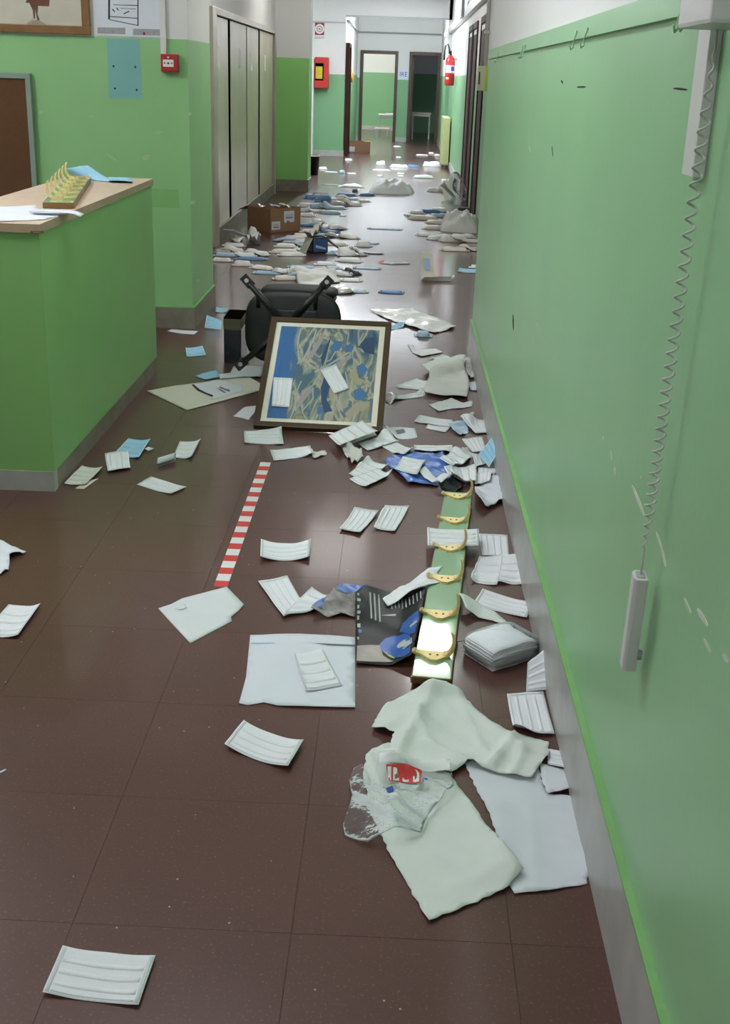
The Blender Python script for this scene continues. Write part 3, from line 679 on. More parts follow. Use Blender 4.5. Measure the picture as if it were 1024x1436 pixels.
for pts, w_ in (([(.20,.98),(.19,.80),(.23,.62),(.22,.58)], .006), ([(.36,.98),(.34,.84),(.28,.66),(.25,.60)], .008), ([(.28,.40),(.24,.24),(.27,.08)], .006), ([(.52,.86),(.50,.70),(.49,.62),(.54,.64),(.58,.74)], .006),
                ([(.40,.50),(.50,.56),(.62,.66),(.74,.76)], .010), ([(.30,.26),(.40,.36),(.44,.46)], .006), ([(.84,.96),(.80,.84),(.86,.74)], .006), ([(.62,.30),(.66,.20),(.72,.10)], .007), ([(.34,.10),(.42,.22),(.40,.34)], .006), ([(.70,.52),(.74,.40),(.70,.28)], .006)):
    for (xa, ya), (xb, yb) in zip(pts, pts[1:]):
        dx, dy = xb-xa, yb-ya; ln = math.hypot(dx, dy); nx, ny = -dy/ln*w_, dx/ln*w_
        brush('br5', [(xa-nx, ya-ny), (xb-nx, yb-ny), (xb+nx, yb+ny), (xa+nx, ya+ny)])
hm_raise(-0.616, -0.037, 4.995, 5.055, .03)
make_mask([(-0.543, 5.102, 0.085),(-0.55, 5.249, 0.181),(-0.46, 5.247, 0.182),(-0.462, 5.097, 0.083)], 'white pleated mask lying on the blue left side of the painting', plane=E3, curl=(.002,.002,0,0), wave=.0006, group='masks lying on the painting')
make_mask([(-0.263, 5.169, 0.135),(-0.335, 5.291, 0.213),(-0.268, 5.326, 0.238),(-0.197, 5.2, 0.157)], 'white mask lying tilted across the middle of the painting', plane=E3, curl=(.002,.002,0,0), wave=.0006, group='masks lying on the painting')

# --- overturned swivel chair, four-legged base towards the viewer
hub = Vector((-0.553, 5.9, 0.289)); tl = math.radians(12)
A = Vector((.0, math.cos(tl), -math.sin(tl))); R = Vector((1, 0, 0)); U = R.cross(A)
ch = thing('swivel_chair', (hub.x, hub.y+.35, 0), 'black swivel chair lying overturned behind the leaning painting', 'chair')
def cp(a, r, u): return hub+A*a+R*r+U*u
for ang in (49, 133, 221, 311):
    c, s = math.cos(math.radians(ang)), math.sin(math.radians(ang))
    l = MB().tube([cp(.0, c*.02, s*.02), cp(-.005, c*.16, s*.16), cp(-.02, c*.285, s*.285)], [.023, .019, .015], 8).build('base_leg', 'black_plastic', ch, smooth=True)
    q = [cp(-.02, c*.27-s*w, s*.27+c*w) for w in (-.022, .022)] + [cp(-.02, c*.335-s*w, s*.335+c*w) for w in (.022, -.022)]
    MB().prism(q, A*.05).build('foot_block', 'black_plastic', l, bevel=.004)
    MB().tube([cp(-.0215, c*.305, s*.305), cp(-.026, c*.305, s*.305)], .011, 12).build('foot_bolt', 'steel', l)
MB().tube([cp(-.05, 0, 0), cp(.02, 0, 0)], [.03, .036], 14).build('hub', 'black_plastic', ch, smooth=True)
MB().tube([cp(.02, 0, 0), cp(.2, 0, 0), cp(.2, 0, 0), cp(.36, 0, 0)], [.026, .026, .018, .018], 12).build('gas_column', 'steel', ch, smooth=True)
MB().prism([cp(.34, -.13, -.09), cp(.34, .13, -.09), cp(.34, .13, .09), cp(.34, -.13, .09)], A*.03).build('seat_plate', 'black_plastic', ch, bevel=.006)
def cushion(name, m, c0, ex, ey, ez, w, h, t, parent, pw=3.2, n=36):
    rows = []
    for (f, k) in ((.0, 0), (.80, 0), (.93, .10), (1.0, .35), (1.0, .65), (.93, .90), (.80, 1.0), (.45, 1.12), (.0, 1.15)):
        rows.append([c0+ex*(w*f*math.copysign(abs(math.cos(2*math.pi*j/n))**(2/pw), math.cos(2*math.pi*j/n)))+ey*(h*f*math.copysign(abs(math.sin(2*math.pi*j/n))**(2/pw), math.sin(2*math.pi*j/n)))+ez*(t*k) for j in range(n+1)])
    return MB().grid(rows).build(name, m, parent, smooth=True)
cushion('seat_shell', 'black_plastic', cp(.365, 0, 0), R, U, A, .262, .20, .030, ch)
cushion('seat_cushion', 'black_fabric', cp(.392, 0, 0), R, U, A, .255, .195, .065, ch)
sp = Vector((0, math.cos(math.radians(-4)), math.sin(math.radians(-4)))); su = R.cross(sp)
bc = Vector((-0.545, 6.58, 0.323))
bk = cushion('backrest', 'black_fabric', bc, R, sp, su, .215, .20, .055, ch, pw=3.6)
cushion('backrest_shell', 'black_plastic', bc-su*.012, R, sp, su, .21, .195, .018, ch, pw=3.6)
for r_ in (-.19, .12):
    MB().tube([cp(.36, r_, .10), cp(.33, r_, .19), Vector((bc.x+r_*.9, bc.y-.16, bc.z+.0)), Vector((bc.x+r_*.9, bc.y-.05, bc.z-.002))], .011, 8).build('back_support', 'black_plastic', ch, smooth=True)

# --- dark glossy panel box beside the chair
bx = thing('black_crate', (-.81, 6.40, 0), 'dark glossy box with olive rim standing behind left of the overturned chair', 'box')
box('body', 'black_gloss', -.93, -.835, 6.26, 6.50, .0, .19, bx, bevel=.004)
box('upper_band', 'olive', -.932, -.834, 6.258, 6.502, .19, .245, bx, bevel=.003)
box('lid', 'gap', -.93, -.835, 6.26, 6.50, .245, .252, bx, bevel=.002)

# --- striped floor tape
a = Vector((-0.508, 4.553) + (0,)); b = Vector((-0.509, 3.297) + (0,)); d = (b-a).normalized(); r = Vector((d.y, -d.x, 0)); L = (b-a).length; hw = .0215
t = tag(MB().prism([a-r*hw, b-r*hw, b+r*hw, a+r*hw], (0,0,.0006)).build('floor_tape', 'white_tape'), 'red and white striped warning tape stuck on the floor', 'tape')
ns = 12
for k in range(ns+1):
    s0 = max(0, (k-.5+.02)/ns*L+.005); s1 = min(L, (k+.0)/ns*L+.005)
    if s1 > s0: MB().prism([a+d*s0-r*hw+Vector((0,0,.0006)), a+d*s1-r*hw+Vector((0,0,.0006)), a+d*s1+r*hw+Vector((0,0,.0006)), a+d*s0+r*hw+Vector((0,0,.0006))], (0,0,.0003)).build('red_stripe', 'red_stripe', t)

# --- wall unit with coiled cord and hand pendant on the right wall
w = tag(box('wall_unit', 'white_plastic', .375, .4485, 1.58, 1.765, 1.575, 1.80, bevel=.006), 'white wall unit box mounted at top of the right wall', 'wall unit')
box('cover_seam', 'grey_plastic', .3742, .376, 1.60, 1.75, 1.640, 1.643, w)
tag(box('trunking_strip', 'white_plastic', .430, .4485, 1.80, 1.872, 1.375, 1.60, bevel=.002), 'short white trunking strip below the wall unit, behind the coiled cord', 'trunking')
P0 = Vector((0.422, 1.729, 1.553)); P1 = Vector((0.424, 1.787, 0.785)); P2 = Vector((0.422, 1.777, 0.745)); P3 = Vector((0.425, 1.8, 0.564))
dv = (P1-P0).normalized(); e1 = Vector((1,0,0)); e1 = (e1-dv*e1.dot(dv)).normalized(); e2 = dv.cross(e1)
N_T = 36; pts = [P0+Vector((.0,.0,.05)), P0+Vector((0,0,.02))]
for k in range(N_T*12+1):
    f = k/(N_T*12); f2 = f+.05*math.sin(math.pi*f); an = 2*math.pi*k/12; rr = .0078*min(1, 8*f+.1, 8*(1-f)+.1)
    pts.append(P0.lerp(P1, f2)+e1*math.cos(an)*rr+e2*math.sin(an)*rr)
pts += [P1+Vector((0,-.002,-.012)), P2]
pend = thing('hand_pendant', (P2.x, P2.y, P3.z), 'white hand pendant hanging on a coiled cord in front of right wall', 'pendant')
MB().tube(pts, .0019, 6).build('coiled_cord', 'cord', pend, smooth=True)
ax = (P3-P2).normalized(); s1 = Vector((0,1,0)); s1 = (s1-ax*s1.dot(ax)).normalized(); s2 = Vector((1,0,0)); s2 = (s2-ax*s2.dot(ax)).normalized()
oct_ = [(-.017,-.008),(-.010,-.013),(.010,-.013),(.017,-.008),(.017,.010),(-.017,.010)]
MB().prism([P2+s1*a_+s2*b_ for a_, b_ in oct_], P3-P2).build('handle', 'white_plastic', pend, bevel=.002)
MB().prism([P2+s1*a_*.62+s2*b_*.62-ax*.0015 for a_, b_ in oct_], ax*.003).build('end_cap', 'grey_plastic', pend)
c = P2.lerp(P3, .84); MB().tube([c+s2*.008-s1*.006, c+s2*.019-s1*.008], [.011, .008], 10).build('call_button', 'grey_plastic', pend, smooth=True)

# --- left wall fittings
f = thing('framed_picture', (-2.4, 7.12, 1.66), 'brown framed picture of a standing figure on the left wall', 'picture')
x1 = -1.80; z0 = 1.672
for q in ((-3.0, x1, z0, z0+.045), (-3.0, x1, 2.55, 2.595)): box('frame_rail', 'frame_wood2', q[0], q[1], 7.105, 7.138, q[2], q[3], f, bevel=.004)
for q in ((-3.0, -2.955), (x1-.045, x1)): box('frame_rail', 'frame_wood2', q[0], q[1], 7.105, 7.138, z0+.045, 2.55, f, bevel=.004)
pic = box('print', 'photo', -2.955, x1-.045, 7.118, 7.134, z0+.045, 2.55, f)
def pl(pts): return [(px_, 7.118, pz_) for px_, pz_ in pts]
decal('figure_coat', 'coat', pl([(-2.162, 1.829),(-2.143, 1.867),(-2.121, 2.064),(-2.025, 2.067),(-2.022, 1.855),(-2.029, 1.815),(-2.09, 1.815),(-2.125, 1.83)]), (0,-.0008,0), pic)
decal('figure_leg', 'skin', pl([(-2.145, 1.837),(-2.106, 1.823),(-2.113, 1.749),(-2.121, 1.745),(-2.124, 1.793)]), (0,-.0006,0), pic)
decal('figure_leg', 'skin', pl([(-2.11, 1.823),(-2.09, 1.82),(-2.097, 1.772),(-2.087, 1.742),(-2.101, 1.738),(-2.107, 1.779)]), (0,-.0006,0), pic)
decal('figure_ground', 'picture_shadow', pl([(-2.175, 1.702),(-2.162, 1.721),(-2.136, 1.741),(-2.095, 1.742),(-2.071, 1.731),(-2.032, 1.706),(-2.073, 1.694),(-2.135, 1.692)]), (0,-.0003,0), pic)
pl_ = tag(box('floor_plan_poster', 'paper', -1.766, -1.394, 7.134, 7.1375, 1.671, 2.15), 'white evacuation floor plan poster beside the brown framed picture', 'poster')
def pq(m, n, pts, t=.0006): decal(n, m, [(a_, 7.134, b_) for a_, b_ in pts], (0,-t,0), pl_)
pq('legend', 'legend_band', [(-1.762, 1.714),(-1.603, 1.716),(-1.604, 1.682),(-1.764, 1.681)]); pq('legend', 'legend_band', [(-1.558, 1.713),(-1.391, 1.714),(-1.392, 1.681),(-1.56, 1.679)])
M['plan_band'] = M['print_grey']
for q in ([(-1.689, 1.968),(-1.679, 1.968),(-1.689, 1.758),(-1.699, 1.757)], [(-1.69, 1.775),(-1.528, 1.77),(-1.528, 1.766),(-1.69, 1.771)], [(-1.524, 1.973),(-1.518, 1.973),(-1.527, 1.729),(-1.533, 1.729)],
          [(-1.691, 1.758),(-1.533, 1.733),(-1.533, 1.729),(-1.691, 1.754)], [(-1.667, 1.836),(-1.529, 1.837),(-1.529, 1.833),(-1.667, 1.833)], [(-1.672, 1.814),(-1.656, 1.8),(-1.661, 1.796),(-1.676, 1.81)], [(-1.647, 1.822),(-1.636, 1.808),(-1.64, 1.804),(-1.651, 1.818)],
          [(-1.612, 1.79),(-1.579, 1.806),(-1.575, 1.802),(-1.608, 1.786)], [(-1.627, 1.819),(-1.538, 1.818),(-1.538, 1.815),(-1.627, 1.817)], [(-1.388, 1.977),(-1.382, 1.977),(-1.39, 1.718),(-1.395, 1.718)]):
    pq('ink', 'plan_line', q)
pq('sign_red', 'red_mark', [(-1.502, 1.696),(-1.49, 1.696),(-1.49, 1.681),(-1.502, 1.681)], .0009)
fa = thing('fire_alarm_call_point', (-1.345, 7.12, 1.49), 'red fire alarm call point on green wall below white conduit', 'fire alarm')
ax0, ax1, az0, az1 = -1.397, -1.299, 1.488, 1.584
box('body', 'red_dark', ax0, ax1, 7.085, 7.138, az0, az1, fa, bevel=.006)
box('glass_plate', 'sign_white', ax0+.014, ax1-.024, 7.0835, 7.0855, az0+.028, az0+.066, fa)
cxm = (ax0+ax1)/2-.005; zm = az0+.047
MB().tube([(cxm, 7.0837, zm), (cxm, 7.0825, zm)], .006, 12).build('print_dot', 'ink', fa)
for s_ in (-1, 1): MB().prism([(cxm+s_*.012, 7.0835, zm), (cxm+s_*.024, 7.0835, zm+.005), (cxm+s_*.024, 7.0835, zm-.005)], (0,-.0008,0)).build('print_arrow', 'ink', fa)
MB().prism([(cxm-.006, 7.085, az1-.014), (cxm+.006, 7.085, az1-.014), (cxm, 7.085, az1-.026)], (0,-.001,0)).build('print_arrow', 'sign_white', fa)
tag(box('conduit', 'white_plastic', -1.402, -1.368, 7.115, 7.138, az1, 3.08, bevel=.003), 'white square conduit running up from the red fire alarm', 'conduit')
nb = thing('notice_board', (-2.9, 7.10, 0), 'brown notice board with grey frame behind the counter', 'board')
bx1 = -2.156; bz1 = 1.455
box('felt', 'brown_board', -3.6, bx1-.03, 7.100, 7.125, .35, bz1-.03, nb)
for q in ((-3.6, bx1, bz1-.03, bz1), (-3.6, bx1, .32, .35)): box('frame_rail', 'grey_frame', q[0], q[1], 7.088, 7.127, q[2], q[3], nb, bevel=.003)
box('frame_rail', 'grey_frame', bx1-.03, bx1, 7.088, 7.127, .35, bz1-.03, nb, bevel=.003)

# --- built-in lockers
lk = thing('locker_cabinet', (-1.70, 13.3, 0), 'tall aluminium framed cabinet of four panel doors along the left wall', 'cabinet')
box('back_board', 'gap', -1.7195, -1.690, 10.95, 15.95, .13, 1.99, lk)  # near-black board paints in the shade of the panel gaps
lb = [10.99, 11.94, 13.2, 14.36, 15.85]
for k in range(4):
    dr = box('door_panel', 'locker', -1.690, -1.684, lb[k]+.05, lb[k+1]-(.13, .03, .11, .05)[k], .14, 1.955, lk, bevel=.001)
    zc = (1.62, 1.63, 1.61, 1.61)[k]; yc = lb[k]+(.2, .68, .42, .55)[k]
    box('number_plate', 'sign_white', -1.684, -1.6825, yc-.07, yc+.07, zc-.09, zc+.09, dr)
for y in (10.72, 15.87): box('jamb', 'alu', -1.7195, -1.655, y, y+.24 if y < 11 else y+.1, 0, 2.02, lk, bevel=.003)
box('head_rail', 'alu', -1.7195, -1.655, 10.96, 15.87, 1.965, 2.02, lk, bevel=.003)
box('plinth', 'base_dirty', -1.7195, -1.675, 10.96, 15.87, 0, .13, lk)
box('plinth_lip', 'alu', -1.7195, -1.672, 10.96, 15.87, .13, .137, lk)

# --- far end: hose cabinet, its sign, bin, boxes, extinguisher, radiator, desks
hc = thing('fire_hose_cabinet', (-1.64, 24.0, 1.54), 'red fire hose cabinet with yellow hose window on far wall', 'hose cabinet')
box('body', 'red', -1.745, -1.47, 23.86, 24.098, 1.26, 1.82, hc, bevel=.025)
box('window_rim', 'gap', -1.725, -1.565, 23.850, 23.862, 1.40, 1.71, hc)
box('hose_coil', 'yellow', -1.715, -1.585, 23.838, 23.851, 1.43, 1.65, hc, bevel=.004)
tag(box('pipe_duct', 'white_plastic', -1.84, -1.75, 23.80, 24.08, 0, 1.78, bevel=.006), 'pale vertical pipe duct standing left of the red hose cabinet', 'duct')
sg = tag(box('hose_sign', 'sign_red', -1.758, -1.581, 24.085, 24.097, 2.216, 2.431), 'red square hose reel sign above the red hose cabinet', 'sign')
sc = Vector((-1.6695, 24.084, 2.3235))
MB().tube([sc, sc+Vector((0,-.002,0))], .088, 24).build('reel_disc', 'sign_white', sg)
MB().tube([sc+Vector((.05*math.cos(i*.4), -.003, .05*math.sin(i*.4))) for i in range(17)], .006, 6).build('reel_ring', 'sign_red', sg)
MB().tube([sc+Vector((0,-.002,0)), sc+Vector((0,-.004,0))], .016, 12).build('reel_hub', 'sign_red', sg)
lp = box('caption_plate', 'sign_white', sc.x-.10, sc.x+.10, 24.087, 24.097, sc.z-.19, sc.z-.13, sg)
text_mesh('caption', 'IDRANTE', .045, (sc.x, 24.0865, sc.z-.16), (1,0,0), (0,0,1), 'ink', sg)
bn = thing('waste_bin', (-1.42, 19.3, 0), 'black waste bin by the left corner before the hose cabinet', 'bin')
rows = [[Vector((-1.42+r_*math.cos(2*math.pi*k/20), 19.3+r_*math.sin(2*math.pi*k/20), z_)) for k in range(21)] for r_, z_ in ((0,.004),(.095,.004),(.115,.285),(.122,.285),(.122,.30),(.108,.30),(.088,.02),(0,.02))]
MB().grid(rows).build('shell', 'black_plastic', bn, smooth=True)
MB().tube([(-1.42+.121*math.cos(2*math.pi*k/20), 19.3+.121*math.sin(2*math.pi*k/20), .292) for k in range(21)], .008, 6).build('rim', 'pack_grey', bn, smooth=True)

def carton(name, x, y, yaw, sx, sy, h, label, flaps=(1,1,1,1), fall=35, m='cardboard', min_='cardboard_in', group=None, open_=True, base=0.0):
    t = thing(name, (x, y, base), label, 'box', group)
    ca, sa = math.cos(yaw), math.sin(yaw); W = lambda a, b, z: Vector((x+ca*a-sa*b, y+sa*a+ca*b, base+z)); th = .006
    def wallp(a0, b0, a1, b1, n):
        MB().prism([W(a0,b0,0), W(a1,b1,0), W(a1,b1,h), W(a0,b0,h)], (W(n[0],n[1],0)-W(0,0,0))*th).build('side', m, t)
    hx, hy = sx/2, sy/2
    wallp(-hx,-hy, hx,-hy, (0,1)); wallp(hx,-hy, hx,hy, (-1,0)); wallp(hx,hy, -hx,hy, (0,-1)); wallp(-hx,hy, -hx,-hy, (1,0))
    MB().prism([W(-hx,-hy,.001), W(hx,-hy,.001), W(hx,hy,.001), W(-hx,hy,.001)], (0,0,.005)).build('bottom', min_, t)
    f = math.radians(fall); fl = min(sx, sy)*.42
    for on, (p0, p1, n) in zip(flaps, (((-hx,-hy),(hx,-hy),(0,-1)), ((hx,-hy),(hx,hy),(1,0)), ((hx,hy),(-hx,hy),(0,1)), ((-hx,hy),(-hx,-hy),(-1,0)))):
        if not on: continue
        d_ = (W(n[0],n[1],0)-W(0,0,0)); dn = d_*math.cos(f)*on*fl+Vector((0,0,1))*(-math.sin(f)*fl if on > 0 else -.1*fl)
        q = [W(p0[0],p0[1],h), W(p1[0],p1[1],h), W(p1[0],p1[1],h)+dn, W(p0[0],p0[1],h)+dn]
        MB().prism(q, (0,0,.004)).build('flap', m, t)
    return t, W
# big carton before the lockers
c1, W1 = carton('cardboard_box', -1.275, 12.14, 0.8, 0.4, 0.36, .235, 'brown cardboard box with two white labels beside the aluminium cabinet', flaps=(0,0,1,0), fall=20)
hm_raise(-1.275-.24, -1.275+.24, 12.14-.2, 12.14+.2, .0)
hy = 0.36/2; hx = 0.4/2
for (a0, a1, z0_, z1_, tear) in ((-hx+.02, -hx+.13, .03, .11, 0), (-.02, .115, .085, .205, 1)):
    q = [W1(a0,-hy,z0_), W1(a1,-hy,z0_), W1(a1,-hy,z1_), W1(a0,-hy,z1_)] if not tear else [W1(a0,-hy,z0_+.02), W1(a0+.02,-hy,z0_), W1(a0+.05,-hy,z0_+.03), W1(a0+.09,-hy,z0_+.005), W1(a1,-hy,z0_+.01), W1(a1,-hy,z1_), W1(a0,-hy,z1_)]
    lb_ = MB().prism(q, (W1(0,-1,0)-W1(0,0,0))*.0015).build('shipping_label', 'paper', c1)
    for k in range(3):
        zz = z0_+(.018, .034, .05)[k]+tear*.03; MB().prism([W1(a0+.02,-hy-.0015,zz), W1(a1-.02,-hy-.0015,zz), W1(a1-.02,-hy-.0015,zz+(.008, .003, .003)[k]), W1(a0+.02,-hy-.0015,zz+(.008, .003, .003)[k])], (W1(0,-1,0)-W1(0,0,0))*.0008).build('label_print', 'ink', lb_)
c2, W2 = carton('cardboard_box', -.90, 25.45, .05, .46, .34, .235, 'small brown cardboard box at far left before the brown doorway', flaps=(0,-1,0,0), fall=10)
MB().prism([W2(-.20,-.17,.03), W2(-.09,-.17,.03), W2(-.09,-.17,.13), W2(-.20,-.17,.13)], (0,-.003,0)).build('shipping_label', 'paper', c2)

ex = thing('fire_extinguisher', (.74, 21.0, 1.40), 'red fire extinguisher with black hose hung on right wall', 'fire extinguisher')
rows = [[Vector((.75+r_*math.cos(2*math.pi*k/20), 21.0+r_*math.sin(2*math.pi*k/20), z_)) for k in range(21)] for r_, z_ in ((0,1.40),(.07,1.40),(.082,1.42),(.082,1.78),(.07,1.83),(.035,1.865),(.03,1.88),(0,1.88))]
MB().grid(rows).build('cylinder', 'red', ex, smooth=True)
rows = [[Vector((.75+.0835*math.cos(-2.6+2.2*k/10), 21.0+.0835*math.sin(-2.6+2.2*k/10), z_)) for k in range(11)] for z_ in (1.60, 1.72)]
MB().grid(rows).build('label', 'sign_white', ex, smooth=True)
rows = [[Vector((.75+.0845*math.cos(-1.4+.8*k/6), 21.0+.0845*math.sin(-1.4+.8*k/6), z_)) for k in range(7)] for z_ in (1.63, 1.70)]
MB().grid(rows).build('label_print', 'ink_blue', ex, smooth=True)
rows = [[Vector((.75+.0835*math.cos(-2.4+.6*k/6), 21.0+.0835*math.sin(-2.4+.6*k/6), z_)) for k in range(7)] for z_ in (1.50, 1.53)]
MB().grid(rows).build('small_label', 'sign_white', ex, smooth=True)
MB().box(.735, .765, 20.90, 21.04, 1.88, 1.905).box(.735, .765, 20.88, 21.0, 1.925, 1.94).box(.735, .765, 20.98, 21.04, 1.90, 1.93).build('valve_lever', 'black_plastic', ex)
MB().tube([(.73,20.98,1.90),(.72,20.95,1.99),(.69,20.93,2.05),(.66,20.93,2.02),(.645,20.93,1.92),(.645,20.94,1.80)], [.013,.013,.013,.013,.013,.018], 8).build('hose', 'black_plastic', ex, smooth=True)
MB().box(.74, .8585, 20.98, 21.02, 1.80, 1.83).build('wall_bracket', 'steel', ex)
yb = thing('wall_box', (.78, 12.6, 1.39), 'cream wall box with lime side and dark slot by the right corner', 'wall box')
box('body', 'cream_box', .735, .8585, 12.6, 12.85, 1.40, 1.635, yb, bevel=.006)
box('lime_side', 'lime_box', .81, .8585, 12.585, 12.60, 1.40, 1.635, yb)
box('slot', 'ink', .745, .757, 12.592, 12.601, 1.46, 1.58, yb)
rd = thing('radiator', (.79, 22.3, 0), 'cream painted radiator standing along the right wall below the extinguisher', 'radiator')
for k in range(14): box('fin', 'rad', .715, .835, 21.7+k*.09, 21.7+k*.09+.07, .06, .86, rd, bevel=.012)
MB().tube([(.775,21.72,.13),(.775,22.95,.13)], .025, 8).build('header_pipe', 'rad', rd, smooth=True); MB().tube([(.775,21.72,.80),(.775,22.95,.80)], .025, 8).build('header_pipe', 'rad', rd, smooth=True)
for y in (21.82, 22.8): MB().box(.75, .80, y, y+.04, 0, .07).build('foot', 'rad', rd)
nt_ = tag(box('paper_notice', 'paper', -0.199, 0.105, 30.37, 30.376, 1.45, 1.694), 'white paper notice with blue writing between the two brown doorways', 'notice')
text_mesh('writing', 'IRE', .15, (-0.038, 30.3695, 1.572), (1,0,0), (0,0,1), 'ink_blue', nt_)
wdk = thing('paper_garland', (-1.12, 25.8, 1.45), 'small orange and yellow paper decoration on the far left passage wall', 'decoration')
for k, (m_, y_, z_) in enumerate((('yellow', 25.3, 1.52), ('orange', 25.7, 1.50), ('sign_red', 26.1, 1.48), ('yellow', 26.4, 1.54), ('orange', 26.9, 1.47))):
    MB().prism([(-1.165, y_-.2, z_), (-1.165, y_, z_+.10), (-1.165, y_+.2, z_+.02), (-1.165, y_, z_-.10)], (.035,0,0)).build('paper_petal', m_, wdk)
def desk(name, x0, x1, y0, y1, h, label):
    t = thing(name, ((x0+x1)/2, (y0+y1)/2, 0), label, 'desk')
    box('desk_top', 'desk_top', x0, x1, y0, y1, h-.03, h, t, bevel=.004)
    for x in (x0+.02, x1-.05):
        for y in (y0+.02, y1-.05): box('leg', 'desk_leg', x, x+.03, y, y+.03, 0, h-.03, t)
    box('apron', 'desk_leg', x0+.05, x1-.05, y0+.025, y0+.045, h-.09, h-.03, t)
    return t
desk('school_desk', -.66, -.08, 32.3, 32.9, .58, 'pale school desk with papers seen through the left brown doorway')
desk('school_desk', .22, .72, 32.0, 32.55, .66, 'school desk with metal legs in the dark right room')
tag(MB().prism([(-.5,32.35,.5805),(-.15,32.4,.5805),(-.12,32.75,.5805),(-.45,32.7,.5805)], (0,0,.02)).build('paper_pile', 'paper'), 'white papers lying on the lit desk in the classroom', 'papers')
chs = thing('school_stool', (-.60, 31.6, 0), 'small pale school stool before the lit classroom desk', 'stool')
box('seat', 'desk_top', -.72, -.36, 31.45, 31.75, .25, .27, chs, bevel=.004)
for x in (-.70, -.42):
    for y in (31.47, 31.71): box('leg', 'desk_leg', x, x+.025, y, y+.025, 0, .25, chs)

# ================================================================ ON THE COUNTER
make_sheet([(-1.549, 4.55),(-1.423, 4.647),(-1.364, 4.483),(-1.231, 4.453),(-1.262, 4.208),(-1.399, 4.1)], 'white paper sheet lying on the counter corner', 'paper', 'paper_sheet', 'paper', amp=.002, z0=CT)
a = [Vector(p) for p in ((-1.354, 4.335, 0.99), (-1.298, 4.335, 0.992), (-1.237, 4.331, 0.992), (-1.182, 4.302, 0.992), (-1.151, 4.284, 0.985))]
q = Vector((-.01, .085, .0))
st = MB().grid([[p_+Vector((0,0,.009)), p_+q+Vector((0,0,.009))] for p_ in a], [[p_+Vector((0,0,.007)), p_+q+Vector((0,0,.007))] for p_ in a]).build('paper_strip', 'paper', smooth=True)
tag(st, 'narrow white strip curling over the counter edge', 'paper')
make_mask([(-1.587, 5.686, 1.045),(-1.548, 5.945, 1.045), (-1.387, 5.762, 0.987),(-1.556, 5.815, 0.987)], 'light blue mask draped over the far end of counter coat rack', 'blue', z0='c', curl=(0,0,0,0), name='blue_face_mask', group='light blue masks on the counter', detail=False)
make_mask([(-1.392, 5.723, 0.99),(-1.447, 5.953, 0.99),(-1.337, 5.957, 0.99),(-1.28, 5.729, 0.99)], 'light blue folded mask at the far end of the counter', 'blue', z0=CT, curl=(.01,.006,0,0), group='light blue masks on the counter', name='blue_face_mask', detail=False)

# ================================================================ LITTER, laid down from the bottom of each heap upwards
make_mask([(-0.559, 1.571, 0.004),(-0.389, 1.554, 0.004),(-0.384, 1.673, 0.004),(-0.556, 1.687, 0.004)], 'white pleated mask lying alone nearest the camera, bottom left', 'white', curl=(0.006, 0.006, 0, 0))
make_mask([(-0.362, 2.376, 0.004),(-0.203, 2.292, 0.004),(-0.177, 2.407, 0.004),(-0.331, 2.489, 0.004)], 'white pleated mask lying alone on bare floor below the large white sheet', 'white', curl=(0.012, 0.014, 0.0, 0.0))
make_sheet([(-1.352, 3.581),(-1.289, 3.594),(-1.223, 3.532),(-1.176, 3.494),(-1.214, 3.441),(-1.187, 3.345),(-1.203, 3.31),(-1.263, 3.32)], 'crumpled white cloth at the left edge of the picture', 'paper', 'crumpled_cloth', 'cloth', amp=0.012, freq=26, step=0.012, base=0.002)
make_mask([(-1.115, 2.89, 0.004),(-1.014, 2.891, 0.004),(-1.012, 3.097, 0.004),(-1.108, 3.098, 0.004)], 'white mask half outside the left edge, below the crumpled cloth', 'white', curl=(0.004, 0.012, 0, 0))
make_sheet([(-1.188, 4.137),(-1.17, 4.223),(-1.129, 4.263),(-1.152, 4.134)], 'greenish white paper scrap under the cream mask beside counter', 'card_cream', 'paper_scrap', 'paper', amp=0.001)
make_mask([(-1.241, 4.181, 0.004),(-1.149, 4.167, 0.004),(-1.14, 4.376, 0.004),(-1.23, 4.401, 0.004)], 'cream mask lying at the foot of the green counter corner', 'cream', curl=(0.004, 0.01, 0, 0))
make_mask([(-1.141, 4.574, 0.004),(-1.026, 4.521, 0.004),(-1.032, 4.781, 0.004),(-1.13, 4.789, 0.004)], 'light blue mask lying under a white mask near the counter', 'blue', curl=(0.003, 0.008, 0, 0), name='blue_face_mask')
make_mask([(-1.108, 4.326, 0.004),(-1.174, 4.55, 0.004),(-1.086, 4.591, 0.004),(-1.03, 4.381, 0.004)], 'white mask lying on the corner of the light blue mask', 'white', curl=(0.01, 0.008, 0, 0))
make_sheet([(-1.025, 4.628),(-1.019, 4.659),(-0.991, 4.653),(-1.006, 4.611)], 'tiny white scrap right of the light blue mask by the counter', 'paper', 'paper_scrap', 'paper', amp=0.001, step=0.008)
rm = [[Vector((-0.93,4.436,0.002)) + Vector((.020*math.cos(a*.9)*0, .018*math.sin(a*.75), .018-.018*math.cos(a*.75))) + Vector((t*.055, t*.075, 0)) for a in range(8)] for t in (0, .35, .7, 1)]
tag(MB().grid(rm, [[q-Vector((0,0,.0009)) for q in r] for r in rm]).build('rolled_mask', 'paper', smooth=True), 'rolled up white mask between two flat ones right of the light blue mask', 'mask', 'disposable face masks on the floor')
make_mask([(-0.892, 4.558, 0.004),(-0.813, 4.549, 0.004),(-0.816, 4.8, 0.004),(-0.905, 4.777, 0.004)], 'white mask right of the rolled one, at right end of the row by the counter', 'white', curl=(0.003, 0.014, 0, 0))
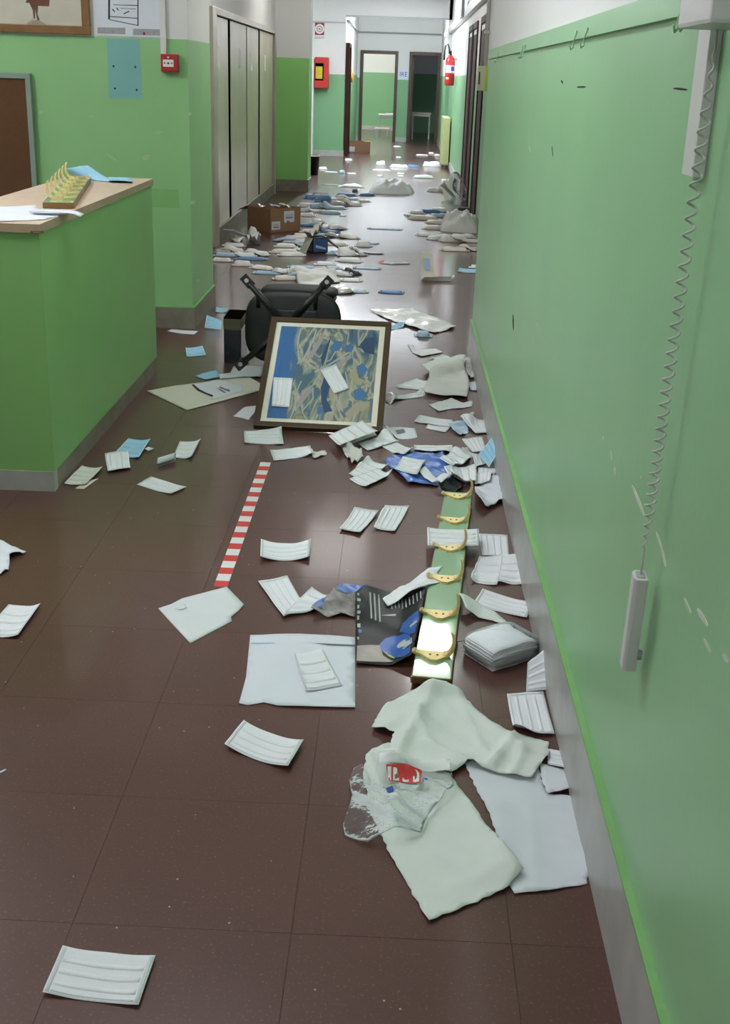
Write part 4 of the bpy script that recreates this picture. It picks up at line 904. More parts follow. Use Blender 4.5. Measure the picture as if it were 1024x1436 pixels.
make_mask([(-0.967, 4.206, 0.004),(-0.816, 4.11, 0.004),(-0.772, 4.197, 0.004),(-0.932, 4.305, 0.004)], 'white mask lying in front of the row of masks by the counter', 'white', curl=(0.002, 0.004, 0, 0))
make_sheet([(-0.668, 3.122),(-0.636, 3.155),(-0.611, 3.198),(-0.489, 3.295),(-0.419, 3.172),(-0.43, 3.125),(-0.446, 3.085),(-0.44, 3.056),(-0.535, 2.906)], 'torn grey white card at the lower end of the striped tape', 'card', 'torn_card', 'card', amp=0.0012, freq=8, step=0.02, th=0.0012)
make_sheet([(-0.617, 3.122),(-0.596, 3.159),(-0.584, 3.13),(-0.603, 3.113)], 'small torn flap on the torn grey white card', 'card', 'card_scrap', 'card', amp=0.002, step=0.008)
make_mask([(-0.627, 4.794, 0.004),(-0.458, 4.796, 0.004),(-0.485, 4.976, 0.004),(-0.651, 4.953, 0.004)], 'white mask lying left below the framed painting', 'white', curl=(0.004, 0.004, 0, 0.004))
make_sheet([(-0.333, 4.7),(-0.275, 4.738),(-0.263, 4.679),(-0.315, 4.614)], 'grey crumpled scrap at the right end of the mask below the painting', 'grey_cloth', 'paper_scrap', 'paper', amp=0.006, freq=40, step=0.01)
make_mask([(-0.476, 4.564, 0.004),(-0.319, 4.662, 0.004),(-0.343, 4.78, 0.004),(-0.506, 4.697, 0.004)], 'white mask lying below the framed painting, right of another mask', 'white', curl=(0.003, 0.004, 0, 0.003))
make_mask([(-0.41, 3.515, 0.004),(-0.25, 3.533, 0.004),(-0.256, 3.683, 0.004),(-0.425, 3.664, 0.004)], 'white mask curling at both ends alone right of the striped tape', 'white', curl=(0.016, 0.016, 0, 0))
make_mask([(-0.396, 3.338, 0.004),(-0.291, 3.09, 0.004),(-0.235, 3.175, 0.004),(-0.31, 3.397, 0.004)], 'white mask forming the left arm of the V shaped pair', 'white', curl=(0.002, 0.003, 0.004, 0))
make_mask([(-0.292, 3.095, 0.004),(-0.207, 3.138, 0.004),(-0.164, 3.243, 0.004),(-0.226, 3.317, 0.004)], 'white mask forming the right arm of the V shaped pair', 'white', curl=(0.003, 0.01, 0, 0))
make_mask([(-0.166, 3.813, 0.004),(-0.121, 4.021, 0.004),(-0.032, 4.001, 0.004),(-0.092, 3.781, 0.004)], 'white mask left of a pair lying open on the bare middle floor', 'white', curl=(0.006, 0.01, 0.004, 0.004))
make_mask([(-0.046, 3.841, 0.004),(-0.009, 4.065, 0.004),(0.081, 4.067, 0.004),(0.03, 3.815, 0.004)], 'white mask right of a pair lying open on the bare middle floor', 'white', curl=(0.003, 0.008, 0.003, 0.004))
big = make_sheet([(-0.356, 2.588),(-0.355, 2.719),(-0.375, 2.97),(-0.308, 2.985),(-0.237, 2.992),(-0.155, 2.991),(-0.077, 2.985),(-0.061, 2.589),(-0.166, 2.583),(-0.256, 2.582),(-0.294, 2.597),(-0.333, 2.579)], 'large white paper sheet beside the black printed bag', 'paper', 'paper_sheet', 'paper', amp=0.003, freq=7, step=0.025)
print_on(big[1], big[0], 'fold_line', 'pale_blue_print', [(-0.367, 2.922),(-0.302, 2.932),(-0.301, 2.926),(-0.366, 2.915)], 0.0012)
print_on(big[1], big[0], 'fold_line', 'print_grey', [(-0.192, 2.934),(-0.075, 2.936),(-0.075, 2.927),(-0.151, 2.924)], 0.0012)
make_mask([(-0.191, 2.65, 0.004),(-0.099, 2.696, 0.004),(-0.165, 2.897, 0.004),(-0.241, 2.856, 0.004)], 'white mask lying on the large white paper sheet', 'white', curl=(0.006, 0.002, 0, 0))
foil = make_sheet([(-0.214, 3.127),(-0.199, 3.178),(-0.158, 3.244),(-0.14, 3.331),(-0.06, 3.339),(-0.057, 3.254),(-0.083, 3.231),(-0.078, 3.111),(-0.125, 3.126),(-0.162, 3.103)], 'crumpled silver and blue foil end left of the black printed bag', 'silver_bag', 'foil_wrapper', 'wrapper', amp=0.01, freq=30, step=0.012, ridges=0.006, rfreq=70, rdir=(.8,.6))
print_on(foil[1], foil[0], 'blue_band', 'blue_bag', [(-0.159, 3.265),(-0.14, 3.331),(-0.062, 3.339),(-0.06, 3.27),(-0.111, 3.275)], 0.0012)
print_on(foil[1], foil[0], 'blue_corner', 'bag_blue', [(-0.213, 3.137),(-0.199, 3.178),(-0.177, 3.206),(-0.181, 3.135)], 0.0012)
bb = make_sheet([(-0.088, 3.251),(-0.06, 3.329),(0.047, 3.307),(0.131, 3.284),(0.111, 3.063),(0.083, 2.831),(0.03, 2.818),(-0.067, 2.822)], 'black printed plastic bag under the coat rack', 'black_bag', 'printed_bag', 'bag', amp=0.004, freq=10, step=0.014, th=0.001)
print_on(bb[1], bb[0], 'print_grey_area', 'bag_grey', [(-0.069, 2.919),(-0.031, 2.936),(-0.005, 2.938),(0.004, 2.874),(0.034, 2.835),(-0.067, 2.83)], 0.0012)
print_on(bb[1], bb[0], 'print_blue_shape', 'bag_blue', [(-0.007, 2.943),(0.008, 2.98),(0.033, 3.0),(0.061, 2.989),(0.077, 2.964),(0.081, 2.912),(0.077, 2.848),(0.061, 2.838),(0.026, 2.872),(0.002, 2.9)], 0.0012)
print_on(bb[1], bb[0], 'print_blue_shape', 'bag_blue', [(0.049, 3.015),(0.057, 3.072),(0.078, 3.097),(0.103, 3.105),(0.104, 3.039),(0.091, 2.965),(0.077, 2.968),(0.061, 2.998)], 0.0012)
print_on(bb[1], bb[0], 'print_white_shape', 'bag_text', [(0.043, 2.933),(0.059, 2.952),(0.083, 2.937),(0.083, 2.902),(0.061, 2.887),(0.043, 2.907)], 0.0012)
print_on(bb[1], bb[0], 'print_white_shape', 'bag_text', [(0.073, 3.035),(0.088, 3.059),(0.1, 3.056),(0.096, 3.009),(0.079, 3.003)], 0.0012)
print_on(bb[1], bb[0], 'print_lime_edge', 'bag_lime', [(0.006, 2.895),(0.012, 2.895),(0.038, 2.864),(0.036, 2.855),(0.02, 2.871)], 0.0012)
print_on(bb[1], bb[0], 'print_line', 'bag_text', [(-0.045, 3.271),(-0.04, 3.271),(-0.031, 3.101),(-0.036, 3.1)], 0.0012)
print_on(bb[1], bb[0], 'print_line', 'bag_text', [(-0.032, 3.272),(-0.027, 3.273),(-0.019, 3.092),(-0.023, 3.092)], 0.0012)
print_on(bb[1], bb[0], 'print_line', 'bag_text', [(-0.018, 3.273),(-0.014, 3.274),(-0.006, 3.084),(-0.01, 3.084)], 0.0012)
print_on(bb[1], bb[0], 'print_line', 'bag_text', [(0.022, 3.246),(0.025, 3.246),(0.028, 3.175),(0.024, 3.175)], 0.0012)
print_on(bb[1], bb[0], 'print_line', 'bag_text', [(0.032, 3.247),(0.036, 3.247),(0.038, 3.181),(0.035, 3.181)], 0.0012)
print_on(bb[1], bb[0], 'print_line', 'bag_text', [(0.043, 3.248),(0.047, 3.249),(0.049, 3.187),(0.046, 3.187)], 0.0012)
print_on(bb[1], bb[0], 'print_line', 'bag_text', [(0.054, 3.249),(0.058, 3.25),(0.06, 3.178),(0.057, 3.178)], 0.0012)
print_on(bb[1], bb[0], 'print_line', 'bag_text', [(0.065, 3.25),(0.068, 3.251),(0.071, 3.185),(0.067, 3.184)], 0.0012)
print_on(bb[1], bb[0], 'print_line', 'bag_text', [(0.076, 3.252),(0.079, 3.252),(0.081, 3.191),(0.078, 3.19)], 0.0012)
print_on(bb[1], bb[0], 'print_line', 'bag_text', [(0.087, 3.253),(0.09, 3.253),(0.092, 3.182),(0.089, 3.181)], 0.0012)
print_on(bb[1], bb[0], 'print_line', 'bag_text', [(0.098, 3.254),(0.101, 3.254),(0.103, 3.188),(0.1, 3.187)], 0.0012)
print_on(bb[1], bb[0], 'print_line', 'bag_text', [(0.109, 3.255),(0.112, 3.255),(0.114, 3.194),(0.11, 3.194)], 0.0012)
print_on(bb[1], bb[0], 'print_line', 'bag_text', [(-0.007, 3.127),(0.016, 3.135),(0.038, 3.142),(0.038, 3.127),(0.017, 3.125)], 0.0012)
print_on(bb[1], bb[0], 'print_letter', 'bag_text', [(-0.081, 3.246),(-0.076, 3.247),(-0.075, 3.231),(-0.081, 3.231)], 0.0012)
print_on(bb[1], bb[0], 'print_letter', 'bag_text', [(-0.08, 3.205),(-0.07, 3.206),(-0.069, 3.186),(-0.079, 3.185)], 0.0012)
print_on(bb[1], bb[0], 'print_letter', 'bag_text', [(-0.078, 3.16),(-0.072, 3.16),(-0.072, 3.141),(-0.077, 3.14)], 0.0012)
print_on(bb[1], bb[0], 'print_letter', 'bag_text', [(-0.077, 3.13),(-0.067, 3.131),(-0.067, 3.117),(-0.076, 3.116)], 0.0012)
print_on(bb[1], bb[0], 'print_letter', 'bag_text', [(-0.076, 3.106),(-0.07, 3.107),(-0.07, 3.088),(-0.075, 3.087)], 0.0012)
print_on(bb[1], bb[0], 'print_letter', 'bag_text', [(-0.074, 3.068),(-0.065, 3.069),(-0.064, 3.046),(-0.073, 3.045)], 0.0012)
print_on(bb[1], bb[0], 'print_letter', 'bag_text', [(-0.071, 2.981),(-0.066, 2.981),(-0.065, 2.963),(-0.07, 2.963)], 0.0012)
print_on(bb[1], bb[0], 'print_dot', 'bag_blue', [(-0.071, 3.031),(-0.063, 3.036),(-0.058, 3.018),(-0.066, 3.004)], 0.0012)
make_sheet([(-0.003, 3.229),(0.046, 3.325),(0.091, 3.391),(0.137, 3.418),(0.183, 3.446),(0.166, 3.393),(0.175, 3.327),(0.134, 3.285),(0.068, 3.236),(0.013, 3.184)], 'white folded mask spread between the black bag and coat rack', 'mask', 'face_mask', 'mask', amp=0.004, freq=20, step=0.011, ridges=0.002, rfreq=120, rdir=(.3,.95))
make_mask([(0.139, 3.599, 0.04),(0.311, 3.618, 0.04),(0.32, 3.769, 0.04),(0.14, 3.763, 0.04)], 'white mask lying across the coat rack between its brass hooks', 'white', curl=(0.004, 0.004, 0, 0), z0='c')
make_mask([(0.324, 3.631, 0.004),(0.326, 3.828, 0.004),(0.426, 3.825, 0.004),(0.415, 3.629, 0.004)], 'white mask right of the coat rack, upper one of three fanned', 'white', curl=(0.003, 0.004, 0, 0))
make_mask([(0.274, 3.413, 0.004),(0.356, 3.388, 0.004),(0.42, 3.635, 0.004),(0.313, 3.611, 0.004)], 'white mask right of the coat rack, lower left one of three fanned', 'white', curl=(0.003, 0.004, 0, 0))
make_mask([(0.358, 3.405, 0.004),(0.458, 3.409, 0.004),(0.447, 3.645, 0.004),(0.39, 3.613, 0.004)], 'white mask right of the coat rack, lower right one of three fanned', 'white', curl=(0.003, 0.01, 0, 0))
make_mask([(0.274, 3.241, 0.004),(0.428, 3.156, 0.004),(0.459, 3.264, 0.004),(0.309, 3.355, 0.004)], 'white mask lying against the grey baseboard above the clear wrapped pack', 'white', curl=(0.004, 0.006, 0, 0))
make_sheet([(0.228, 3.241),(0.291, 3.232),(0.335, 3.191),(0.381, 3.093),(0.323, 3.131),(0.244, 3.152)], 'thin triangular gauze scrap on top of the clear wrapped pack', 'gown', 'gauze_scrap', 'cloth', amp=0.004, step=0.012)
# clear wrapped stack of masks
wp_ = thing('wrapped_mask_stack', (0.332, 2.914, 0), 'clear film wrapped stack of white masks beside the coat rack end', 'pack')
ya = .62; L_, W_ = .165, .125
def wq(a, b, z): return Vector((0.332+a*math.cos(ya)-b*math.sin(ya), 2.914+a*math.sin(ya)+b*math.cos(ya), z))
for k in range(14):
    jx, jy = random.uniform(-.004,.004), random.uniform(-.004,.004); z_ = .004+k*.0042
    s_ = 1-.012*max(0, k-9)
    rows = [[wq(jx+s_*L_/2*(-1+2*i/8), jy+s_*W_/2*(-1+2*j/6), z_+.0012*math.sin(i*1.3+k)+.002*((j*.6)%1)-.010*abs(-1+2*i/8)**4*(k/16)) for j in range(7)] for i in range(9)]
    MB().grid(rows, [[q-Vector((0,0,.0022)) for q in r] for r in rows]).build('stacked_mask', 'mask', wp_, smooth=True)
cushion('film_wrap', 'clear_pack', wq(0,0,.0015), wq(1,0,0)-wq(0,0,0), wq(0,1,0)-wq(0,0,0), Vector((0,0,1)), L_/2+.010, W_/2+.010, .066, wp_, pw=6, n=48)
rows = [[wq(L_/2*.2+.02*i-.02, W_/2+.008+.028*j, .03-.014*j+.004*math.sin(i*2+j)) for j in range(3)] for i in range(-3,5)]
MB().grid(rows).build('film_tail', 'clear_pack', wp_, smooth=True)
hm_raise(0.203, 0.384, 2.815, 2.994, .07)
make_mask([(0.382, 2.704, 0.004),(0.453, 2.722, 0.006),(0.453, 2.847, 0.07),(0.39, 2.781, 0.05)], 'white mask propped against the grey baseboard below the wrapped pack', 'white', curl=(0, 0, 0, 0), z0='c')
make_sheet([(0.438, 2.593),(0.45, 2.576),(0.457, 2.532),(0.442, 2.548)], 'narrow white sliver standing by the baseboard next to a mask', 'paper', 'paper_scrap', 'paper', amp=0.004, step=0.008)
make_sheet([(0.202, 2.36),(0.271, 2.384),(0.374, 2.374),(0.386, 2.244),(0.459, 2.231),(0.465, 2.151),(0.47, 2.047),(0.458, 1.989),(0.438, 1.97),(0.43, 1.938),(0.365, 1.914),(0.281, 1.895),(0.27, 1.933),(0.263, 2.06),(0.246, 2.174)], 'torn pale fabric sheet against the baseboard, right piece of the torn gown', 'gown_b', 'gown_piece', 'fabric', amp=0.003, freq=9, step=0.014, jag=0.003, group='torn gown pieces', ridges=0.0025, rfreq=26, rdir=(1,.1), lift=fold_lift([(0.229, 2.191, 0.435, 2.234, 0.006, 0.008), (0.344, 2.194, 0.327, 1.926, 0.004, 0.015), (0.414, 2.072, 0.454, 1.991, 0.01, 0.012), (0.273, 2.189, 0.27, 1.967, 0.004, 0.012)]))
make_sheet([(0.381, 2.363),(0.442, 2.35),(0.45, 2.269),(0.413, 2.244),(0.384, 2.233),(0.377, 2.286)], 'small torn fabric flap by the baseboard above the right gown piece', 'gown_b', 'gown_piece', 'fabric', amp=0.003, step=0.012, jag=0.002, group='torn gown pieces')
make_mask([(0.398, 2.355, 0.004),(0.456, 2.348, 0.004),(0.459, 2.425, 0.004),(0.408, 2.436, 0.004)], 'small white mask end poking out between gown and baseboard', 'white', curl=(0, 0.006, 0, 0))
make_sheet([(-0.029, 2.262),(-0.027, 2.36),(-0.013, 2.398),(0.026, 2.427),(0.077, 2.406),(0.17, 2.307),(0.203, 2.211),(0.237, 2.103),(0.272, 2.025),(0.304, 1.958),(0.271, 1.911),(0.192, 1.857),(0.111, 1.802),(0.071, 1.908),(0.033, 2.005),(-0.001, 2.115)], 'large torn fabric sheet under the clear bag, front piece of the gown', 'gown', 'gown_piece', 'fabric', amp=0.004, freq=9, step=0.014, jag=0.003, group='torn gown pieces', ridges=0.0025, rfreq=22, rdir=(.9,.2), lift=fold_lift([(-0.022, 2.367, 0.053, 2.044, 0.012, 0.014), (0.194, 2.183, 0.287, 1.963, 0.01, 0.014), (0.053, 1.997, 0.259, 2.012, 0.004, 0.03), (0.167, 1.904, 0.274, 1.978, 0.006, 0.01)]))
make_sheet([(-0.017, 2.486),(-0.003, 2.548),(0.021, 2.614),(0.078, 2.652),(0.124, 2.674),(0.171, 2.678),(0.213, 2.663),(0.241, 2.604),(0.281, 2.538),(0.323, 2.488),(0.373, 2.485),(0.414, 2.466),(0.403, 2.383),(0.375, 2.338),(0.353, 2.29),(0.306, 2.303),(0.266, 2.315),(0.21, 2.346),(0.173, 2.307),(0.118, 2.318),(0.068, 2.32),(0.012, 2.309),(0.031, 2.402),(0.039, 2.461)], 'crumpled white upper piece of the torn gown nearest the coat rack', 'gown', 'gown_piece', 'fabric', amp=0.008, freq=8, step=0.011, jag=0.002, group='torn gown pieces', ridges=0.006, rfreq=30, rdir=(.75,.65), lift=fold_lift([(0.131, 2.656, 0.032, 2.317, 0.022, 0.018), (0.197, 2.647, 0.347, 2.391, 0.016, 0.02), (0.12, 2.425, 0.226, 2.338, 0.018, 0.012), (0.332, 2.472, 0.264, 2.335, 0.022, 0.016), (0.35, 2.429, 0.314, 2.304, 0.016, 0.01), (0.051, 2.535, 0.008, 2.464, 0.012, 0.012), (0.078, 2.626, 0.12, 2.441, 0.012, 0.012), (0.019, 2.324, 0.168, 2.328, 0.012, 0.008), (0.213, 2.584, 0.254, 2.389, 0.01, 0.012)]))
make_mask([(0.333, 2.482, 0.004),(0.331, 2.689, 0.004),(0.428, 2.712, 0.004),(0.432, 2.5, 0.004)], 'white mask overlapping the right shoulder of the torn gown', 'white', curl=(0.004, 0.004, 0, 0))
cb = make_sheet([(0.004, 2.306),(0.052, 2.306),(0.118, 2.309),(0.167, 2.313),(0.174, 2.236),(0.143, 2.179),(0.114, 2.129),(0.098, 2.067),(0.031, 2.048),(-0.012, 2.03),(-0.061, 2.055),(-0.067, 2.09),(-0.056, 2.15),(-0.052, 2.196),(-0.061, 2.251),(-0.053, 2.292),(-0.035, 2.294),(-0.009, 2.233)], 'clear plastic bag with orange pictogram label on the torn gown', 'clear', 'clear_bag', 'bag', amp=0.007, freq=16, step=0.01, th=0.0003, base=0.003, ridges=0.012, rfreq=34, rdir=(.6,.8))
print_on(cb[1], cb[0], 'header_strip', 'milky', [(0.004, 2.312),(0.167, 2.319),(0.166, 2.284),(0.005, 2.28)], 0.0012)
print_on(cb[1], cb[0], 'orange_label', 'red_stripe', [(0.02, 2.275),(0.103, 2.284),(0.1, 2.241),(0.028, 2.238)], 0.0012)
print_on(cb[1], cb[0], 'pictogram', 'sign_white', [(0.024, 2.27),(0.033, 2.272),(0.033, 2.24),(0.026, 2.239)], 0.0012)
print_on(cb[1], cb[0], 'pictogram', 'sign_white', [(0.037, 2.271),(0.051, 2.274),(0.051, 2.241),(0.038, 2.24)], 0.0012)
print_on(cb[1], cb[0], 'pictogram', 'sign_white', [(0.059, 2.273),(0.073, 2.275),(0.073, 2.243),(0.059, 2.242)], 0.0012)
print_on(cb[1], cb[0], 'pictogram', 'sign_white', [(0.082, 2.275),(0.097, 2.277),(0.096, 2.245),(0.083, 2.244)], 0.0012)
print_on(cb[1], cb[0], 'pictogram_mark', 'print_grey', [(0.04, 2.259),(0.048, 2.262),(0.047, 2.245),(0.042, 2.245)], 0.0012)
print_on(cb[1], cb[0], 'pictogram_mark', 'print_grey', [(0.063, 2.26),(0.071, 2.264),(0.07, 2.247),(0.064, 2.246)], 0.0012)
print_on(cb[1], cb[0], 'pictogram_mark', 'print_grey', [(0.086, 2.262),(0.094, 2.266),(0.093, 2.249),(0.087, 2.248)], 0.0012)
print_on(cb[1], cb[0], 'blue_stamp', 'ink_blue', [(0.022, 2.215),(0.036, 2.222),(0.04, 2.203),(0.026, 2.196)], 0.0012)
print_on(cb[1], cb[0], 'blue_stamp', 'ink_blue', [(0.104, 2.252),(0.115, 2.256),(0.115, 2.245),(0.105, 2.241)], 0.0012)
make_sheet([(-0.179, 7.945),(-0.048, 8.024),(0.119, 8.031),(0.182, 7.939),(0.252, 7.801),(0.334, 7.67),(0.396, 7.47),(0.323, 7.343),(0.253, 7.264),(0.165, 7.336),(0.093, 7.436),(-0.048, 7.644)], 'glossy white plastic bag spread flat on the shiny floor beyond the painting', 'gloss_white', 'plastic_bag', 'bag', amp=0.012, freq=12, step=0.025, ridges=0.004, rfreq=30, rdir=(.2,1))
make_mask([(-0.034, 7.299, 0.004),(0.056, 7.406, 0.004),(0.07, 7.571, 0.004),(-0.04, 7.434, 0.004)], 'light blue mask at the left tip of the glossy white bag', 'blue', curl=(0.003, 0.003, 0, 0), name='blue_face_mask')
make_pack(0.180, 7.186, 0.00, 0.080, 0.1, 0.0217, 'pale blue flat pack in front of the glossy white bag', 'pack_pale', 'packs beyond the painting', name='mask_pack', cat='pack')
make_sheet([(0.082, 6.9),(0.112, 6.905),(0.128, 6.751),(0.187, 6.8),(0.251, 6.831),(0.286, 6.722),(0.222, 6.654),(0.159, 6.588),(0.107, 6.691)], 'bent white mask between the glossy bag and the white cloth heap', 'mask', 'face_mask', 'mask', amp=0.004, step=0.012, ridges=0.002, rfreq=120)
make_sheet([(0.391, 6.555),(0.469, 6.641),(0.454, 6.174),(0.419, 6.089),(0.394, 6.279)], 'grey white cloth piece leaning to the baseboard behind the white cloth heap', 'grey_cloth', 'cloth_piece', 'cloth', amp=0.012, freq=20, step=0.015)
make_mask([(0.216, 6.562, 0.004),(0.381, 6.344, 0.004),(0.418, 6.453, 0.004),(0.289, 6.666, 0.004)], 'white mask lying behind the rounded cloth cap', 'white', curl=(0.002, 0.002, 0, 0))
make_mask([(0.014, 5.858, 0.004),(0.171, 5.824, 0.004),(0.19, 6.022, 0.004),(0.126, 6.043, 0.004)], 'white mask with a dark underside edge left of the cloth heap', 'white', curl=(0.008, 0.003, 0, 0))
make_sheet([(0.155, 6.257),(0.192, 6.347),(0.241, 6.406),(0.334, 6.439),(0.405, 6.434),(0.388, 6.311),(0.357, 6.24),(0.265, 6.16),(0.195, 6.101)], 'rounded white cloth cap on top of the cloth heap', 'gown', 'cloth_piece', 'cloth', amp=0.006, freq=14, step=0.016, lift=lambda x, y: .03)
make_sheet([(0.392, 6.007),(0.427, 6.028),(0.459, 5.987),(0.432, 5.849),(0.403, 5.859)], 'white scrap poking out right of the cloth heap', 'paper', 'paper_scrap', 'paper', amp=0.006, step=0.012)
make_sheet([(0.162, 5.736),(0.176, 5.913),(0.195, 6.085),(0.255, 6.223),(0.323, 6.267),(0.382, 6.277),(0.396, 6.086),(0.397, 5.888),(0.375, 5.67),(0.258, 5.68)], 'large white cloth draped in front of the rounded cap by the baseboard', 'grey_cloth', 'cloth_piece', 'cloth', amp=0.008, freq=9, step=0.018, lift=lambda x, y: .012)
make_mask([(0.012, 5.602, 0.004),(0.165, 5.694, 0.004),(0.152, 5.792, 0.004),(0.004, 5.684, 0.004)], 'white narrow mask lying left in front of the large white cloth', 'white', curl=(0.01, 0.003, 0, 0))
make_sheet([(-0.035, 5.664),(0.004, 5.712),(0.023, 5.617),(-0.005, 5.519),(-0.03, 5.569)], 'grey scrap right beside the painting edge', 'pack_grey', 'paper_scrap', 'paper', amp=0.006, step=0.012)
make_sheet([(0.181, 5.546),(0.238, 5.609),(0.296, 5.645),(0.355, 5.613),(0.402, 5.633),(0.394, 5.551),(0.35, 5.505),(0.287, 5.483),(0.226, 5.423)], 'white mask lying alone in front of the large white cloth', 'mask', 'face_mask', 'mask', amp=0.003, step=0.011, ridges=0.002, rfreq=120, rdir=(.2,1))
make_mask([(0.16, 5.133, 0.004),(0.249, 5.077, 0.004),(0.278, 5.173, 0.004),(0.171, 5.194, 0.004)], 'white mask tucked under another by the right of the painting', 'white', curl=(0.002, 0.002, 0, 0))
make_mask([(0.108, 5.232, 0.004),(0.274, 5.149, 0.004),(0.289, 5.282, 0.004),(0.133, 5.346, 0.004)], 'white mask lying over a second one right of the painting', 'white', curl=(0.003, 0.003, 0, 0))
make_sheet([(0.265, 5.172),(0.304, 5.224),(0.348, 5.254),(0.356, 5.092),(0.318, 5.03),(0.291, 5.072)], 'pale blue grey crumpled mask between two white ones by the baseboard', 'pack_pale', 'face_mask', 'mask', amp=0.01, freq=30, step=0.012, ridges=0.003, rfreq=90)
make_sheet([(0.34, 5.302),(0.379, 5.407),(0.404, 5.423),(0.389, 5.333),(0.355, 5.255)], 'dark grey crumpled scrap by the baseboard', 'pack_grey', 'paper_scrap', 'paper', amp=0.01, step=0.012)
make_mask([(0.322, 5.263, 0.004),(0.384, 5.073, 0.004),(0.45, 5.094, 0.004),(0.469, 5.32, 0.004)], 'white mask against the baseboard, back right of the mask heap', 'white', curl=(0.004, 0.004, 0, 0))
make_sheet([(-0.021, 4.632),(0.011, 4.676),(0.047, 4.71),(0.132, 4.731),(0.229, 4.754),(0.242, 4.599),(0.254, 4.426),(0.217, 4.361),(0.188, 4.323),(0.127, 4.332),(0.076, 4.335),(0.042, 4.427),(0.01, 4.504)], 'crumpled blue plastic bag under the white masks', 'blue_bag', 'plastic_bag', 'bag', amp=0.014, freq=18, step=0.014, ridges=0.006, rfreq=34, rdir=(.7,.7))
make_sheet([(0.12, 4.472),(0.149, 4.503),(0.177, 4.435),(0.2, 4.35),(0.171, 4.329),(0.141, 4.377)], 'white patch of folded mask on the blue bag front', 'mask', 'face_mask', 'mask', amp=0.006, step=0.01, ridges=0.003, rfreq=120)
make_mask([(0.025, 4.451, 0.004),(0.113, 4.391, 0.004),(0.154, 4.597, 0.004),(0.056, 4.642, 0.004)], 'white mask lying on the left of the blue plastic bag', 'white', curl=(0.006, 0.006, 0, 0))
make_mask([(0.108, 4.738, 0.004),(0.273, 4.77, 0.004),(0.274, 4.884, 0.004),(0.105, 4.861, 0.004)], 'white mask lying straight behind the blue plastic bag', 'white', curl=(0.004, 0.004, 0, 0))
gp = make_sheet([(-0.038, 5.071),(0.0, 5.111),(0.045, 5.129),(0.111, 5.115),(0.122, 4.982),(0.078, 4.954),(0.037, 4.948)], 'white paper with grey print lying right of the painting corner', 'paper', 'paper_sheet', 'paper', amp=0.004, step=0.014)
print_on(gp[1], gp[0], 'grey_print', 'print_grey', [(0.023, 5.069),(0.059, 5.096),(0.068, 5.041),(0.03, 5.013)], 0.0012)
make_sheet([(-0.209, 4.747),(-0.174, 4.772),(-0.139, 4.756),(-0.122, 4.688),(-0.104, 4.622),(-0.127, 4.59),(-0.154, 4.53),(-0.177, 4.641)], 'crumpled white and grey mask in front of the painting corner', 'grey_cloth', 'face_mask', 'mask', amp=0.022, freq=40, step=0.009, ridges=0.006, rfreq=60)
make_mask([(-0.04, 4.831, 0.004),(0.056, 4.681, 0.004),(0.114, 4.769, 0.004),(0.028, 4.893, 0.004)], 'white mask touching the back left of the blue bag', 'white', curl=(0.003, 0.003, 0, 0))
make_mask([(-0.137, 4.85, 0.004),(-0.093, 4.752, 0.004),(0.04, 4.895, 0.004),(-0.009, 5.019, 0.004)], 'white mask lying before the painting corner, under its right neighbour', 'white', curl=(0.003, 0.003, 0, 0))
make_mask([(-0.268, 4.853, 0.03),(-0.213, 4.697, 0.035),(-0.055, 4.897, 0.045),(-0.128, 5.004, 0.06)], 'white mask stack lying on the lower right corner of the painting', 'white', curl=(0.003, 0.004, 0, 0), z0='c')
make_mask([(-0.242, 4.896, 0.018),(-0.209, 4.752, 0.012),(-0.061, 4.925, 0.02),(-0.089, 4.992, 0.045)], 'white mask slipped half under the stack at painting corner', 'white', curl=(0.002, 0.002, 0, 0), z0='c')
make_mask([(-0.161, 4.437, 0.004),(-0.096, 4.374, 0.004),(0.001, 4.549, 0.004),(-0.084, 4.624, 0.004)], 'white mask below the crumpled one, upper of an overlapping pair', 'white', curl=(0.003, 0.004, 0, 0))
make_mask([(-0.155, 4.367, 0.004),(-0.085, 4.272, 0.004),(0.014, 4.432, 0.004),(-0.045, 4.488, 0.004)], 'white mask below the crumpled one, lower of an overlapping pair', 'white', curl=(0.004, 0.01, 0, 0))
make_sheet([(0.339, 4.324),(0.382, 4.39),(0.433, 4.458),(0.455, 4.381),(0.47, 4.29),(0.439, 4.18),(0.361, 4.062),(0.329, 4.151)], 'crumpled white paper at the right of the coat rack far end', 'paper', 'crumpled_paper', 'paper', amp=0.018, freq=14, step=0.012, ridges=0.006, rfreq=40)
make_sheet([(0.182, 4.305),(0.217, 4.343),(0.251, 4.365),(0.283, 4.326),(0.303, 4.27),(0.252, 4.247),(0.214, 4.25)], 'black and white crumpled scrap at the far end of the coat rack', 'pack_dark', 'crumpled_wrapper', 'wrapper', amp=0.016, freq=40, step=0.008)
make_sheet([(0.182, 4.305),(0.217, 4.343),(0.257, 4.366),(0.232, 4.311),(0.203, 4.274)], 'white fold over the black crumpled scrap at the coat rack end', 'mask', 'face_mask', 'mask', amp=0.008, step=0.008)
make_mask([(0.319, 4.976, 0.004),(0.356, 4.791, 0.004),(0.415, 4.809, 0.004),(0.414, 5.033, 0.004)], 'white mask lying by the baseboard behind the leaning light blue mask', 'white', curl=(0.003, 0.003, 0, 0))
make_sheet([(0.282, 4.711),(0.304, 4.784),(0.327, 4.818),(0.357, 4.751),(0.324, 4.648),(0.298, 4.654)], 'grey crumpled mask in the middle of the mask heap', 'grey_cloth', 'face_mask', 'mask', amp=0.016, freq=40, step=0.008)
make_mask([(0.368, 4.578, 0.004),(0.362, 4.476, 0.004),(0.415, 4.455, 0.004),(0.447, 4.578, 0.004)], 'white mask lying below the leaning light blue mask', 'white', curl=(0.003, 0.003, 0, 0))
